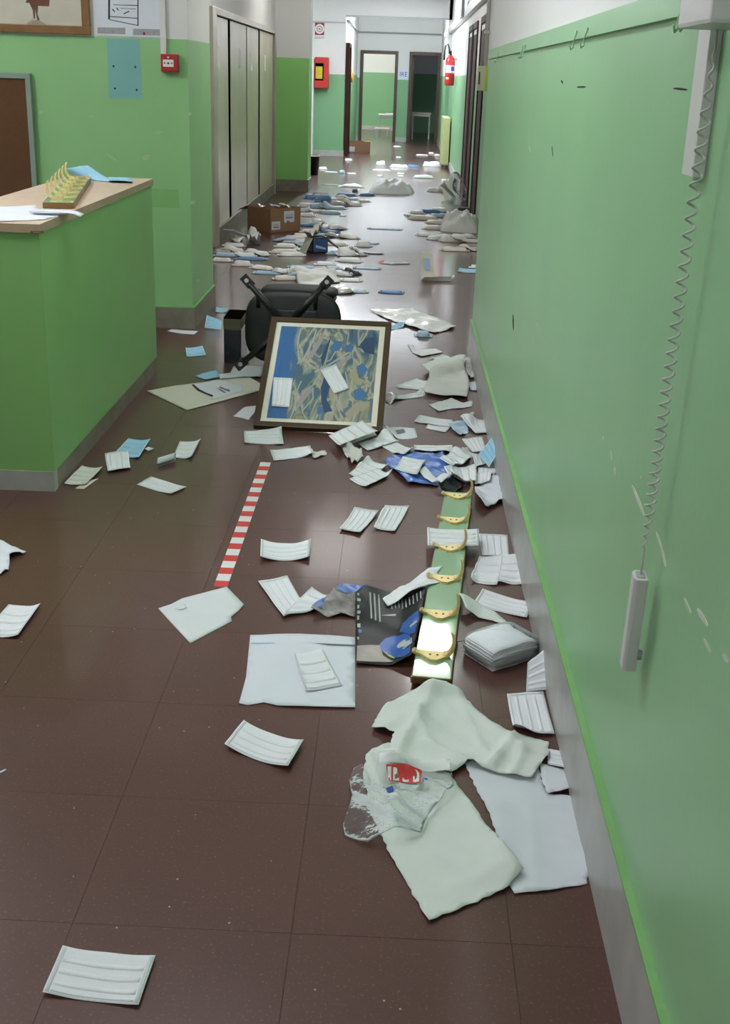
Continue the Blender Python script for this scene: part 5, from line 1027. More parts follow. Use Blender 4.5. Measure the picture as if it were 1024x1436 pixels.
make_mask([(0.346, 4.719, 0.004),(0.359, 4.576, 0.004),(0.424, 4.671, 0.004),(0.419, 4.769, 0.004)], 'white mask tucked left of the leaning light blue mask', 'white', curl=(0.003, 0.003, 0, 0))
make_mask([(0.349, 4.501, 0.004),(0.339, 4.316, 0.004),(0.401, 4.366, 0.004),(0.411, 4.437, 0.004)], 'white mask crossing the crumpled paper at the coat rack end', 'white', curl=(0.003, 0.003, 0, 0))
make_mask([(0.253, 4.331, 0.004),(0.223, 4.531, 0.004),(0.36, 4.586, 0.004),(0.346, 4.351, 0.004)], 'white mask lying flat at the far tip of coat rack, large in the heap', 'white', curl=(0.003, 0.006, 0, 0))
make_mask([(0.207, 4.595, 0.004),(0.26, 4.527, 0.004),(0.347, 4.67, 0.004),(0.272, 4.76, 0.004)], 'white mask lying right over the blue bag edge in the heap', 'white', curl=(0.003, 0.003, 0, 0))
make_mask([(0.374, 4.703, 0.02),(0.41, 4.559, 0.012),(0.445, 4.606, 0.06),(0.425, 4.694, 0.1)], 'light blue mask leaning against the grey baseboard', 'blue', curl=(0, 0, 0, 0), z0='c', name='blue_face_mask')
make_sheet([(-1.218, 5.595),(-1.101, 5.714),(-0.971, 5.808),(-0.86, 5.932),(-0.75, 5.95),(-0.667, 5.811),(-0.661, 5.695),(-0.813, 5.478),(-0.962, 5.275)], 'large off white board lying left of the framed painting', 'card_cream', 'paper_board', 'board', amp=0.0008, step=0.03, th=0.003, base=0.004)
make_sheet([(-1.037, 5.935),(-0.987, 6.022),(-0.941, 6.094),(-0.902, 5.91),(-0.97, 5.868)], 'light blue mask half under white papers by the chair foot', 'mask_blue', 'blue_face_mask', 'mask', amp=0.002, step=0.014, ridges=0.002, rfreq=110)
tp = make_sheet([(-1.019, 5.741),(-0.906, 5.863),(-0.764, 5.766),(-0.746, 5.654),(-0.807, 5.561),(-0.878, 5.469),(-0.881, 5.536),(-0.926, 5.598),(-0.974, 5.647)], 'torn printed paper lying on the off white board', 'paper', 'paper_sheet', 'paper', amp=0.002, step=0.016, jag=0.002)
print_on(tp[1], tp[0], 'torn_edge_print', 'ink', [(-1.019, 5.741),(-1.008, 5.743),(-0.963, 5.649),(-0.917, 5.585),(-0.88, 5.55),(-0.879, 5.522),(-0.922, 5.571),(-0.971, 5.633)], 0.0012)
print_on(tp[1], tp[0], 'printed_mark', 'print_grey', [(-0.887, 5.689),(-0.858, 5.665),(-0.82, 5.6),(-0.834, 5.598)], 0.0012)
print_on(tp[1], tp[0], 'printed_mark', 'print_grey', [(-0.87, 5.721),(-0.812, 5.644),(-0.821, 5.628),(-0.873, 5.691)], 0.0012)
print_on(tp[1], tp[0], 'printed_mark', 'print_grey', [(-0.839, 5.682),(-0.811, 5.658),(-0.808, 5.616),(-0.833, 5.64)], 0.0012)
make_sheet([(-0.92, 5.954),(-0.862, 6.026),(-0.864, 6.173),(-0.782, 6.203),(-0.704, 6.199),(-0.692, 5.959),(-0.803, 5.926),(-0.89, 5.851)], 'white folded papers under the chair foot block', 'paper', 'paper_sheet', 'paper', amp=0.004, step=0.02, base=0.003)
make_sheet([(-0.734, 5.209),(-0.699, 5.377),(-0.65, 5.397),(-0.643, 5.284),(-0.655, 5.16),(-0.692, 5.191)], 'small torn white paper left of the painting bottom', 'paper', 'paper_scrap', 'paper', amp=0.003, step=0.012)
make_sheet([(-1.389, 7.026),(-1.375, 7.093),(-1.206, 7.06),(-1.217, 6.972),(-1.293, 6.98)], 'thin white mask strip lying before the pillar baseboard', 'paper', 'face_mask', 'mask', amp=0.002, step=0.014)
make_mask([(-1.154, 6.365, 0.004),(-1.054, 6.418, 0.004),(-1.112, 6.649, 0.004),(-1.199, 6.577, 0.004)], 'light blue mask lying alone on the floor left of the dark glossy box', 'blue', curl=(0.003, 0.003, 0, 0), name='blue_face_mask')
make_mask([(-1.18, 7.142, 0.006),(-1.071, 7.097, 0.006),(-1.076, 7.165, 0.05),(-1.179, 7.226, 0.07)], 'light blue crumpled mask standing near the pillar corner', 'blue', curl=(0.0, 0.0, 0.0, 0.0), z0='c', name='blue_face_mask')
make_mask([(-1.193, 7.666, 0.004),(-1.119, 7.681, 0.004),(-1.127, 7.833, 0.004),(-1.215, 7.841, 0.004)], 'pale blue thin mask lying beyond the pillar corner', 'blue', curl=(0.006, 0.006, 0, 0), detail=False, name='blue_face_mask')
make_pack(-1.545, 10.422, 0.17, 0.144, 0.11, 0.0248, 'small grey pack against the cabinet plinth at far left', 'pack_grey', 'wrapped packs by the left cabinet', name='mask_pack', cat='pack')
make_pack(-1.455, 10.455, 0.09, 0.183, 0.11, 0.031, 'cream wrapped pack under a whiter one by the cabinet plinth', 'pack_warm', 'wrapped packs by the left cabinet', name='mask_pack', cat='pack')
make_pack(-1.510, 10.857, -0.09, 0.190, 0.11, 0.0248, 'shiny white pack lying on a cream one by the cabinet plinth', 'pack', 'wrapped packs by the left cabinet', name='mask_pack', cat='pack')
make_pack(-1.486, 9.935, 0.00, 0.159, 0.11, 0.0217, 'cream pack peeping out from behind the green pillar, front', 'pack_warm', 'wrapped packs by the left cabinet', name='mask_pack', cat='pack')
make_pack(-1.498, 10.230, 0.09, 0.178, 0.11, 0.0217, 'pale pack peeping out from behind the green pillar, back', 'pack_pale', 'wrapped packs by the left cabinet', name='mask_pack', cat='pack')
make_pack(-1.256, 10.080, 0.10, 0.250, 0.11, 0.01364, 'flat blue pack among white ones left of the corridor', 'pack_blue', 'wrapped packs by the left cabinet', name='mask_pack', cat='pack')
make_pack(-1.324, 10.275, 0.14, 0.166, 0.11, 0.0217, 'white pack lying behind the flat blue one, left', 'pack', 'wrapped packs by the left cabinet', name='mask_pack', cat='pack')
make_pack(-1.233, 10.351, -0.31, 0.204, 0.11, 0.027899999999999998, 'white pack sloping down right behind the flat blue one', 'pack', 'wrapped packs by the left cabinet', name='mask_pack', cat='pack')
make_pack(-1.283, 9.731, 0.21, 0.147, 0.11, 0.031, 'crinkled cream pack in front of the flat blue one', 'pack_warm', 'wrapped packs by the left cabinet', name='mask_pack', cat='pack')
make_pack(-1.109, 9.606, -0.42, 0.169, 0.11, 0.0186, 'white pack turned askew right of the crinkled cream pack', 'pack', 'wrapped packs by the left cabinet', name='mask_pack', cat='pack')
make_pack(-1.041, 9.362, -0.05, 0.193, 0.11, 0.01116, 'pale blue flat pack nearest the chair at left', 'pack_pale', 'wrapped packs by the left cabinet', name='mask_pack', cat='pack')
make_sheet([(-1.592, 11.158),(-1.568, 11.374),(-1.521, 11.441),(-1.475, 11.295),(-1.481, 11.037),(-1.526, 10.975)], 'dark bluish crumpled wrapper beside the cabinet plinth', 'pack_grey', 'crumpled_wrapper', 'wrapper', amp=0.03, freq=20, step=0.03)
tag(MB().bar((-1.546, 10.75, 0.16), (-1.448, 11.041, 0.07), .10, .006).build('white_strip', 'paper'), 'white stiff strip propped before the cabinet plinth', 'strip')
make_sheet([(-1.426, 11.023),(-1.426, 11.234),(-1.38, 11.301),(-1.315, 11.159),(-1.261, 10.866),(-1.326, 10.748)], 'crumpled clear plastic wrapper standing before the cardboard box', 'milky', 'crumpled_wrapper', 'wrapper', amp=0.1, freq=14, step=0.03)
make_pack(-0.942, 11.696, 0.17, 0.193, 0.11, 0.0248, 'white pack lying right of the cardboard box corner', 'pack', 'wrapped packs in front of the cardboard box', name='mask_pack', cat='pack')
make_pack(-1.010, 11.512, 0.00, 0.201, 0.11, 0.0248, 'cream pack lying at the front corner of the cardboard box', 'pack_warm', 'wrapped packs in front of the cardboard box', name='mask_pack', cat='pack')
make_pack(-0.907, 12.071, 0.09, 0.182, 0.11, 0.0217, 'cream pack beyond the front corner of the cardboard box', 'pack_warm', 'wrapped packs in front of the cardboard box', name='mask_pack', cat='pack')
make_pack(-0.826, 12.588, 0.00, 0.189, 0.11, 0.0124, 'thin white pack lying behind a pale blue one, right of box', 'pack', 'wrapped packs in front of the cardboard box', name='mask_pack', cat='pack')
make_pack(-0.728, 12.345, 0.44, 0.209, 0.11, 0.0248, 'pale blue pack turned askew right of the cardboard box', 'pack_pale', 'wrapped packs in front of the cardboard box', name='mask_pack', cat='pack')
make_pack(-0.639, 12.352, 0.61, 0.196, 0.11, 0.0186, 'bright white pack at the right tip of the box heap', 'pack', 'wrapped packs in front of the cardboard box', name='mask_pack', cat='pack')
make_pack(-0.691, 12.097, -0.52, 0.179, 0.11, 0.0186, 'blue grey pack below the bright white tip pack', 'pack_blue', 'wrapped packs in front of the cardboard box', name='mask_pack', cat='pack')
make_pack(-0.728, 11.778, -0.17, 0.179, 0.11, 0.0217, 'pale pack lying before the blue grey one', 'pack_pale', 'wrapped packs in front of the cardboard box', name='mask_pack', cat='pack')
make_pack(-0.968, 12.565, 0.00, 0.158, 0.11, 0.0186, 'small blue pack touching the right side of cardboard box', 'pack_blue', 'wrapped packs in front of the cardboard box', name='mask_pack', cat='pack')
make_pack(-0.970, 11.297, 0.05, 0.281, 0.11, 0.0186, 'long white pack lying in the middle before the cardboard box', 'pack', 'wrapped packs in front of the cardboard box', name='mask_pack', cat='pack')
make_pack(-1.087, 11.303, -0.14, 0.184, 0.11, 0.0124, 'thin pale blue pack left in front of the cardboard box', 'pack_pale', 'wrapped packs in front of the cardboard box', name='mask_pack', cat='pack')
make_pack(-1.038, 10.936, 0.10, 0.191, 0.11, 0.0248, 'white pack left of centre before the box, behind two others', 'pack', 'wrapped packs in front of the cardboard box', name='mask_pack', cat='pack')
make_pack(-0.926, 11.023, 0.00, 0.163, 0.11, 0.0155, 'pale blue pack behind the torn blue carton at left', 'pack_pale', 'wrapped packs in front of the cardboard box', name='mask_pack', cat='pack')
make_pack(-1.015, 10.562, 0.09, 0.250, 0.11, 0.0248, 'wide cream pack at the left front of the box heap', 'pack_warm', 'wrapped packs in front of the cardboard box', name='mask_pack', cat='pack')
make_pack(-0.867, 10.712, 0.35, 0.170, 0.11, 0.0217, 'white pack just left of the torn blue carton', 'pack', 'wrapped packs in front of the cardboard box', name='mask_pack', cat='pack')
make_pack(-0.936, 10.401, 0.31, 0.218, 0.11, 0.0248, 'white pack in front, pointing at the torn blue carton', 'pack', 'wrapped packs in front of the cardboard box', name='mask_pack', cat='pack')
make_pack(-0.725, 11.398, 0.09, 0.142, 0.11, 0.0217, 'white pack right behind the torn blue carton', 'pack', 'wrapped packs in front of the cardboard box', name='mask_pack', cat='pack')
make_pack(-0.613, 11.739, -0.21, 0.224, 0.11, 0.0155, 'grey pack far right behind the torn carton', 'pack_grey', 'wrapped packs in front of the cardboard box', name='mask_pack', cat='pack')
make_pack(-0.483, 11.686, -0.26, 0.181, 0.11, 0.0124, 'thin cream pack right of the grey pack', 'pack_warm', 'wrapped packs in front of the cardboard box', name='mask_pack', cat='pack')
make_pack(-0.623, 11.187, -0.10, 0.279, 0.11, 0.0186, 'wide cream pack right of the torn blue carton', 'pack_warm', 'wrapped packs in front of the cardboard box', name='mask_pack', cat='pack')
make_pack(-0.326, 11.166, 0.00, 0.139, 0.11, 0.0434, 'thick white pack standing out alone on shiny floor', 'pack', 'wrapped packs in front of the cardboard box', name='mask_pack', cat='pack')
make_pack(-0.236, 11.362, 0.00, 0.080, 0.11, 0.00744, 'thin pale scrap pack right of the thick white pack', 'pack_pale', 'wrapped packs in front of the cardboard box', name='mask_pack', cat='pack')
make_pack(-0.542, 10.566, -0.17, 0.172, 0.11, 0.0217, 'pale blue white pack right of the grey carton flap', 'pack_pale', 'wrapped packs in front of the cardboard box', name='mask_pack', cat='pack')
make_pack(-0.456, 10.507, 0.44, 0.161, 0.11, 0.0434, 'crumpled bright white pack beside the grey carton flap', 'pack', 'wrapped packs in front of the cardboard box', name='mask_pack', cat='pack')
make_pack(-0.416, 10.169, -0.28, 0.209, 0.11, 0.027899999999999998, 'white pack sloping right below the crumpled bright one', 'pack', 'wrapped packs in front of the cardboard box', name='mask_pack', cat='pack')
make_pack(-0.610, 9.941, 0.09, 0.157, 0.11, 0.0155, 'flat white pack alone below the torn blue carton', 'pack', 'wrapped packs in front of the cardboard box', name='mask_pack', cat='pack')
make_sheet([(-0.879, 11.355),(-0.836, 11.42),(-0.79, 12.4),(-0.843, 12.508),(-0.868, 12.136)], 'cream paper propped over packs behind the torn blue carton', 'card_cream', 'paper_sheet', 'paper', amp=0.02, step=0.03, lift=lambda x, y: .02)
bc_, WB = carton('torn_carton', -0.726, 10.645, .55, .15, .12, .14, 'torn blue printed carton with dark inside among the packs', flaps=(0,0,0,1), fall=-50, m='pack_dark', min_='door_dark', base=.002)
MB().prism([WB(-.07,-.062,.012), WB(.07,-.062,.012), WB(.07,-.062,.128), WB(-.07,-.062,.128)], (WB(0,-1,0)-WB(0,0,0))*.002).build('blue_print', 'carton_blue', bc_)
MB().prism([WB(-.05,-.064,.05), WB(.05,-.064,.03), WB(.05,-.064,.045), WB(-.05,-.064,.075)], (WB(0,-1,0)-WB(0,0,0))*.001).build('pale_print', 'pale_blue_print', bc_)
MB().prism([WB(-.08,-.06,.13), WB(-.08,.06,.13), WB(-.17,.03,.004), WB(-.17,-.10,.004)], (0,0,.003)).build('grey_flap', 'pack_grey', bc_)
MB().prism([WB(.08,-.06,.12), WB(.08,.06,.12), WB(.24,.0,.004), WB(.20,-.15,.004)], (0,0,.003)).build('grey_flap', 'pack_grey', bc_)
hm_raise(-0.816, -0.636, 10.565, 10.725, .1)
make_pack(-0.793, 9.742, 0.00, 0.213, 0.11, 0.00744, 'thin pale blue pack lying behind the chair, farthest of its row', 'pack_pale', 'wrapped packs behind the overturned chair', name='mask_pack', cat='pack')
make_pack(-0.916, 9.430, 0.35, 0.160, 0.11, 0.0248, 'white pack left of a longer white one behind the chair', 'pack', 'wrapped packs behind the overturned chair', name='mask_pack', cat='pack')
make_pack(-0.749, 9.417, 0.10, 0.233, 0.11, 0.027899999999999998, 'long white pack lying behind the chair', 'pack', 'wrapped packs behind the overturned chair', name='mask_pack', cat='pack')
make_pack(-0.858, 9.121, 0.24, 0.195, 0.11, 0.0248, 'cream pack pointing up right, just behind the chair foot', 'pack_warm', 'wrapped packs behind the overturned chair', name='mask_pack', cat='pack')
make_pack(-0.762, 9.171, 0.21, 0.146, 0.11, 0.0124, 'pale blue pack between cream pack and chair back', 'pack_pale', 'wrapped packs behind the overturned chair', name='mask_pack', cat='pack')
make_pack(-0.621, 9.310, 0.17, 0.206, 0.11, 0.0124, 'pale blue wide pack right behind the chair back', 'pack_pale', 'wrapped packs behind the overturned chair', name='mask_pack', cat='pack')
make_pack(-0.532, 9.739, 0.17, 0.118, 0.11, 0.0124, 'pale blue pack lying on a white one right of chair back', 'pack_pale', 'wrapped packs behind the overturned chair', name='mask_pack', cat='pack')
make_pack(-0.481, 9.443, -0.14, 0.222, 0.11, 0.027899999999999998, 'white pack with dark end right of the chair back', 'pack', 'wrapped packs behind the overturned chair', name='mask_pack', cat='pack')
make_pack(-0.362, 9.483, 0.17, 0.127, 0.11, 0.0186, 'dark wrapper end right of the white pack', 'pack_dark', 'wrapped packs behind the overturned chair', name='mask_pack', cat='pack')
make_pack(-0.353, 9.161, 0.07, 0.142, 0.11, 0.0124, 'narrow white pack alone right above the chair foot block', 'pack', 'wrapped packs behind the overturned chair', name='mask_pack', cat='pack')
make_pack(-0.316, 8.663, 0.14, 0.189, 0.11, 0.0093, 'pale blue flat pack right of the overturned chair', 'pack_pale', 'wrapped packs behind the overturned chair', name='mask_pack', cat='pack')
make_pack(-0.393, 8.603, 0.52, 0.132, 0.11, 0.0186, 'clear grey wrapper right of the chair foot block', 'pack_grey', 'wrapped packs behind the overturned chair', name='mask_pack', cat='pack')
make_pack(-0.036, 8.693, -0.14, 0.156, 0.11, 0.0093, 'blue grey flat pack alone on the shiny floor', 'pack_blue', 'wrapped packs behind the overturned chair', name='mask_pack', cat='pack')
make_pack(-0.349, 10.552, 0.14, 0.129, 0.11, 0.0093, 'thin clear wrapper on the shiny floor left of the dark strip', 'pack_grey', 'wrapped packs behind the overturned chair', name='mask_pack', cat='pack')
make_pack(-0.225, 10.686, 0.03, 0.169, 0.11, 0.00744, 'thin dark strip pack on the shiny floor', 'pack_dark', 'wrapped packs behind the overturned chair', name='mask_pack', cat='pack')
make_pack(-0.250, 9.808, -0.05, 0.202, 0.11, 0.00496, 'thin pale strip lying alone on the shiny floor', 'pack_pale', 'wrapped packs behind the overturned chair', name='mask_pack', cat='pack')
make_pack(-0.145, 12.522, -0.07, 0.340, 0.11, 0.0062, 'very thin long strip far on the shiny floor', 'pack_pale', 'wrapped packs behind the overturned chair', name='mask_pack', cat='pack')
rs = make_sheet([(-0.162, 10.15),(-0.109, 10.289),(-0.009, 10.272),(0.114, 10.218),(0.102, 10.133),(-0.057, 10.053)], 'thin clear strip with red edge on the shiny floor', 'clear_pack', 'clear_strip', 'wrapper', amp=0.01, step=0.03)
print_on(rs[1], rs[0], 'red_edge', 'red_stripe', [(-0.162, 10.15),(-0.115, 10.262),(-0.102, 10.228),(-0.143, 10.134),(-0.1, 10.083),(-0.111, 10.056)], 0.0012)
make_sheet([(-0.825, 9.372),(-0.73, 9.617),(-0.602, 9.724),(-0.498, 9.449),(-0.431, 9.045),(-0.628, 8.869),(-0.75, 8.907)], 'grey white plastic sheet lying behind the chair back', 'milky_grey', 'plastic_sheet', 'wrapper', amp=0.008, step=0.03)
make_sheet([(-1.335, 12.164), (-1.379, 12.18), (-1.424, 12.159), (-1.443, 12.114), (-1.426, 12.071), (-1.382, 12.055), (-1.338, 12.075), (-1.318, 12.121)], 'grey wrapper sticking out of the left of the cardboard box', 'pack_grey', 'crumpled_wrapper', 'wrapper', amp=.035, freq=15, step=.02, z0=.215)
make_sheet([(-1.216, 12.201), (-1.259, 12.217), (-1.304, 12.196), (-1.324, 12.151), (-1.306, 12.108), (-1.263, 12.092), (-1.218, 12.113), (-1.199, 12.158)], 'pale blue wrapper bulging in the middle of the cardboard box', 'pack_pale', 'crumpled_wrapper', 'wrapper', amp=.035, freq=15, step=.02, z0=.215)
make_sheet([(-1.124, 12.224), (-1.168, 12.239), (-1.213, 12.219), (-1.232, 12.173), (-1.215, 12.13), (-1.171, 12.114), (-1.126, 12.135), (-1.107, 12.18)], 'clear wrapper sticking out of the right of the cardboard box', 'milky_grey', 'crumpled_wrapper', 'wrapper', amp=.035, freq=15, step=.02, z0=.215)
oc = thing('opened_carton', (0.270, 9.365, 0), 'opened cream carton with one flap standing upright on shiny floor', 'carton')
MB().box(0.195, 0.430, 9.315, 9.455, .001, .005).build('base_panel', 'card_cream', oc)
MB().prism([(0.195,9.385,.003),(0.300,9.385,.003),(0.275,9.465,.20),(0.175,9.465,.205)], (0,.004,0)).build('upright_flap', 'card_cream', oc)
MB().prism([(0.220,9.406,.07),(0.270,9.406,.07),(0.255,9.444,.16),(0.205,9.444,.16)], (0,-.003,0)).build('print_panel', 'pale_blue_print', oc)
MB().prism([(0.195,9.315,.005),(0.430,9.335,.005),(0.440,9.330,.035),(0.220,9.295,.03)], (0,.004,0)).build('side_flap', 'card', oc)
MB().prism([(0.420,9.325,.005),(0.420,9.445,.005),(0.455,9.445,.035),(0.455,9.325,.035)], (.003,0,0)).build('side_flap', 'card', oc)
make_mask([(0.504, 9.795, 0.004),(0.656, 9.755, 0.004),(0.681, 9.992, 0.004),(0.524, 9.994, 0.004)], 'light blue mask against the wall right of the opened carton', 'blue', curl=(0.006, 0.006, 0, 0), detail=False, name='blue_face_mask')
make_pack(0.667, 10.075, 0.00, 0.080, 0.11, 0.0186, 'small white pack by the wall above the light blue mask', 'pack', 'packs at the foot of the right wall', name='mask_pack', cat='pack')
make_pack(0.208, 14.197, 0.09, 0.166, 0.11, 0.031, 'shiny white pack at the left tip of the right heap', 'pack', 'packs at the foot of the right wall', name='mask_pack', cat='pack')
make_pack(0.363, 14.328, 0.05, 0.275, 0.11, 0.031, 'dark blue pack at the back of the right heap', 'pack_blue', 'packs at the foot of the right wall', name='mask_pack', cat='pack')
make_pack(0.477, 14.480, 0.09, 0.189, 0.11, 0.0372, 'white pack on the back of the right heap, beside dark blue one', 'pack', 'packs at the foot of the right wall', name='mask_pack', cat='pack')
make_pack(0.453, 13.893, 0.17, 0.200, 0.11, 0.031, 'pale blue pack in the middle of the right heap', 'pack_pale', 'packs at the foot of the right wall', name='mask_pack', cat='pack')
make_pack(0.130, 13.760, 0.00, 0.090, 0.11, 0.0248, 'small grey pack alone left of the right heap', 'pack_grey', 'packs at the foot of the right wall', name='mask_pack', cat='pack')
make_pack(0.274, 13.568, 0.07, 0.340, 0.11, 0.0372, 'wide cream pack at the left front of the right heap', 'pack_warm', 'packs at the foot of the right wall', name='mask_pack', cat='pack')
make_pack(0.420, 13.236, 0.00, 0.252, 0.11, 0.031, 'cream pack behind the big clear bag, left', 'pack_warm', 'packs at the foot of the right wall', name='mask_pack', cat='pack')
make_pack(0.781, 14.715, 0.00, 0.173, 0.11, 0.031, 'dark flat pack by the dark door bottom', 'pack_dark', 'packs at the foot of the right wall', name='mask_pack', cat='pack')
make_pack(0.398, 12.703, 0.07, 0.273, 0.11, 0.031, 'cream folded pack in front of the big clear bag', 'pack_warm', 'packs at the foot of the right wall', name='mask_pack', cat='pack')
make_pack(0.297, 12.129, 0.00, 0.227, 0.11, 0.0217, 'white pack with dark end at left front of the clear bag heap', 'pack', 'packs at the foot of the right wall', name='mask_pack', cat='pack')
make_pack(0.407, 11.929, 0.87, 0.319, 0.11, 0.031, 'crossed white wrapper before the clear bag heap', 'pack', 'packs at the foot of the right wall', name='mask_pack', cat='pack')
make_pack(0.522, 11.756, 0.17, 0.226, 0.11, 0.0372, 'cream crumpled pack before the clear bag heap, centre', 'pack_warm', 'packs at the foot of the right wall', name='mask_pack', cat='pack')
make_pack(0.656, 12.057, 0.44, 0.237, 0.11, 0.031, 'shiny white pack at the right front of the clear bag heap', 'pack', 'packs at the foot of the right wall', name='mask_pack', cat='pack')
make_pack(0.678, 11.754, 0.03, 0.264, 0.11, 0.0186, 'long flat cream pack touching the right wall end', 'pack_warm', 'packs at the foot of the right wall', name='mask_pack', cat='pack')
make_pack(0.531, 11.094, 0.00, 0.248, 0.11, 0.027899999999999998, 'white pack alone in front of the right heap', 'pack_warm', 'packs at the foot of the right wall', name='mask_pack', cat='pack')
make_pack(0.662, 11.166, -0.42, 0.184, 0.11, 0.0217, 'cream narrow pack tilted towards the wall end', 'pack_warm', 'packs at the foot of the right wall', name='mask_pack', cat='pack')
make_pack(0.599, 12.710, .3, .14, .12, .06, 'light blue pack inside the big translucent bag', 'pack_pale', 'packs at the foot of the right wall', fins=False, put=False)
make_pack(0.659, 12.740, -.1, .42, .60, .17, 'big translucent plastic bag with blue contents by the dark doors', 'milky_grey', 'clear bags', name='translucent_bag', cat='bag', crump=.18, slump=.25, fins=False, dome=True, n_=24)
MBf = [[Vector((0.526+.30*i/8+.05*math.sin(k*1.3), 15.466+.10*math.sin(i*.8+k*.5)+.05*k/6, .004+.40*(k/6)*(.35+.65*math.sin(math.pi*min(1,(i+1.5)/9))))) for i in range(9)] for k in range(7)]
tag(MB().grid(MBf, [[p_+Vector((.001,.002,.001)) for p_ in r_] for r_ in MBf]).build('clear_film_sheet', 'wispy', smooth=True), 'clear plastic film standing up against the wall by the dark doors', 'film')
make_pack(-1.049, 15.871, 0.17, 0.236, 0.11, 0.045, 'grey white pack on top back of the far left heap', 'pack_grey', 'packs in the far left heap', name='mask_pack', cat='pack')
make_pack(-1.125, 15.499, 0.26, 0.214, 0.11, 0.0496, 'blue pack at the pillar corner in the far left heap', 'pack_blue', 'packs in the far left heap', name='mask_pack', cat='pack')
make_pack(-0.895, 15.216, -0.17, 0.222, 0.11, 0.0372, 'pale blue pack in the middle back of the far left heap', 'pack_pale', 'packs in the far left heap', name='mask_pack', cat='pack')
make_pack(-0.801, 15.492, 0.21, 0.188, 0.11, 0.031, 'cream pack right of the middle in the far left heap', 'pack_warm', 'packs in the far left heap', name='mask_pack', cat='pack')
make_pack(-0.984, 15.184, 0.00, 0.199, 0.11, 0.0372, 'second blue pack below the pillar corner in far heap', 'pack_blue', 'packs in the far left heap', name='mask_pack', cat='pack')
make_pack(-0.716, 16.017, 0.00, 0.271, 0.11, 0.031, 'dark blue long pack at the back right of the far heap', 'pack_blue', 'packs in the far left heap', name='mask_pack', cat='pack')
make_pack(-0.684, 15.547, 0.03, 0.299, 0.11, 0.0186, 'long white pack right of centre in the far left heap', 'pack', 'packs in the far left heap', name='mask_pack', cat='pack')
make_pack(-0.982, 14.375, 0.14, 0.209, 0.11, 0.0496, 'pale bulging pack left of centre in the far left heap', 'pack_pale', 'packs in the far left heap', name='mask_pack', cat='pack')
make_pack(-1.129, 14.509, 0.09, 0.190, 0.11, 0.0372, 'white pack at the left of the far heap, near the pillar', 'pack', 'packs in the far left heap', name='mask_pack', cat='pack')
make_pack(-0.754, 14.764, -0.14, 0.233, 0.11, 0.0434, 'grey white pack front right in the far heap', 'pack_grey', 'packs in the far left heap', name='mask_pack', cat='pack')
make_pack(-0.587, 14.787, -0.07, 0.231, 0.11, 0.0372, 'white topped pack with dark side right of far heap', 'pack', 'packs in the far left heap', name='mask_pack', cat='pack')
make_pack(-0.791, 14.342, 0.00, 0.294, 0.11, 0.031, 'pale blue wide pack front of the far left heap', 'pack_pale', 'packs in the far left heap', name='mask_pack', cat='pack')
make_pack(-0.443, 16.121, -0.09, 0.213, 0.11, 0.031, 'blue and white pack at the far right tip of heap', 'pack_blue', 'packs in the far left heap', name='mask_pack', cat='pack')
make_pack(-0.454, 15.296, 0.17, 0.144, 0.11, 0.0248, 'small cream pack below the far right tip', 'pack_warm', 'packs in the far left heap', name='mask_pack', cat='pack')
make_pack(-0.801, 13.807, -0.05, 0.247, 0.11, 0.027899999999999998, 'pale grey flat pack in the front row of far heap', 'pack_pale', 'packs in the far left heap', name='mask_pack', cat='pack')
make_pack(-0.959, 13.933, 0.09, 0.215, 0.11, 0.0248, 'cream flat pack in the front row of far heap', 'pack_warm', 'packs in the far left heap', name='mask_pack', cat='pack')
make_pack(-1.099, 13.916, 0.00, 0.127, 0.11, 0.031, 'white pack right behind the cardboard box corner', 'pack', 'packs in the far left heap', name='mask_pack', cat='pack')
make_pack(-1.048, 13.478, 0.03, 0.173, 0.11, 0.031, 'white pack nearest the cardboard box right edge', 'pack', 'packs in the far left heap', name='mask_pack', cat='pack')
make_pack(-0.875, 12.855, 0.00, 0.148, 0.11, 0.0372, 'small white box shaped pack alone right of cardboard box', 'pack', 'packs in the far left heap', name='mask_pack', cat='pack')
make_pack(-0.708, 17.397, 0.00, 0.340, 0.3, 0.0372, 'white plastic bag lying beyond the far left heap', 'pack', 'bags on the far floor', name='plastic_bag', cat='bag', crump=0.15, dome=True)
make_pack(-0.996, 17.568, -0.07, 0.253, 0.05, 0.00744, 'thin white strip left of the white plastic bag', 'pack', 'bags on the far floor', name='mask_pack', cat='pack')
make_pack(-0.624, 16.567, 0.00, 0.080, 0.08, 0.045, 'small brown scrap beside the white plastic bag', 'pack_dark', 'bags on the far floor', name='mask_pack', cat='pack', fins=False)
make_pack(-0.123, 16.731, -.06, .62, .60, .16, 'big translucent white plastic bag in the middle of the far floor', 'milky', 'bags on the far floor', name='translucent_bag', cat='bag', crump=.15, slump=.25, fins=False, dome=True, n_=24)
make_pack(0.487, 17.062, 0.00, 0.230, 0.12, 0.05, 'white pack with dark underside near the right radiator', 'pack', 'scattered litter at the far end', name='mask_pack', cat='pack', fins=False)
make_pack(0.360, 19.383, 0.00, 0.340, 0.12, 0.045, 'white crumpled wrapper right of centre on the far floor', 'pack', 'scattered litter at the far end', name='mask_pack', cat='pack', fins=False)
make_pack(0.556, 22.152, 0.00, 0.340, 0.12, 0.08, 'thick white pack by the far right wall under radiator end', 'pack', 'scattered litter at the far end', name='mask_pack', cat='pack', fins=False)
make_pack(-0.038, 21.632, 0.00, 0.340, 0.12, 0.045, 'long white pack in the middle of the far floor', 'pack', 'scattered litter at the far end', name='mask_pack', cat='pack', fins=False)
make_pack(0.218, 21.874, 0.00, 0.216, 0.12, 0.031, 'bluish pack end right of the long white far pack', 'pack_blue', 'scattered litter at the far end', name='mask_pack', cat='pack', fins=False)
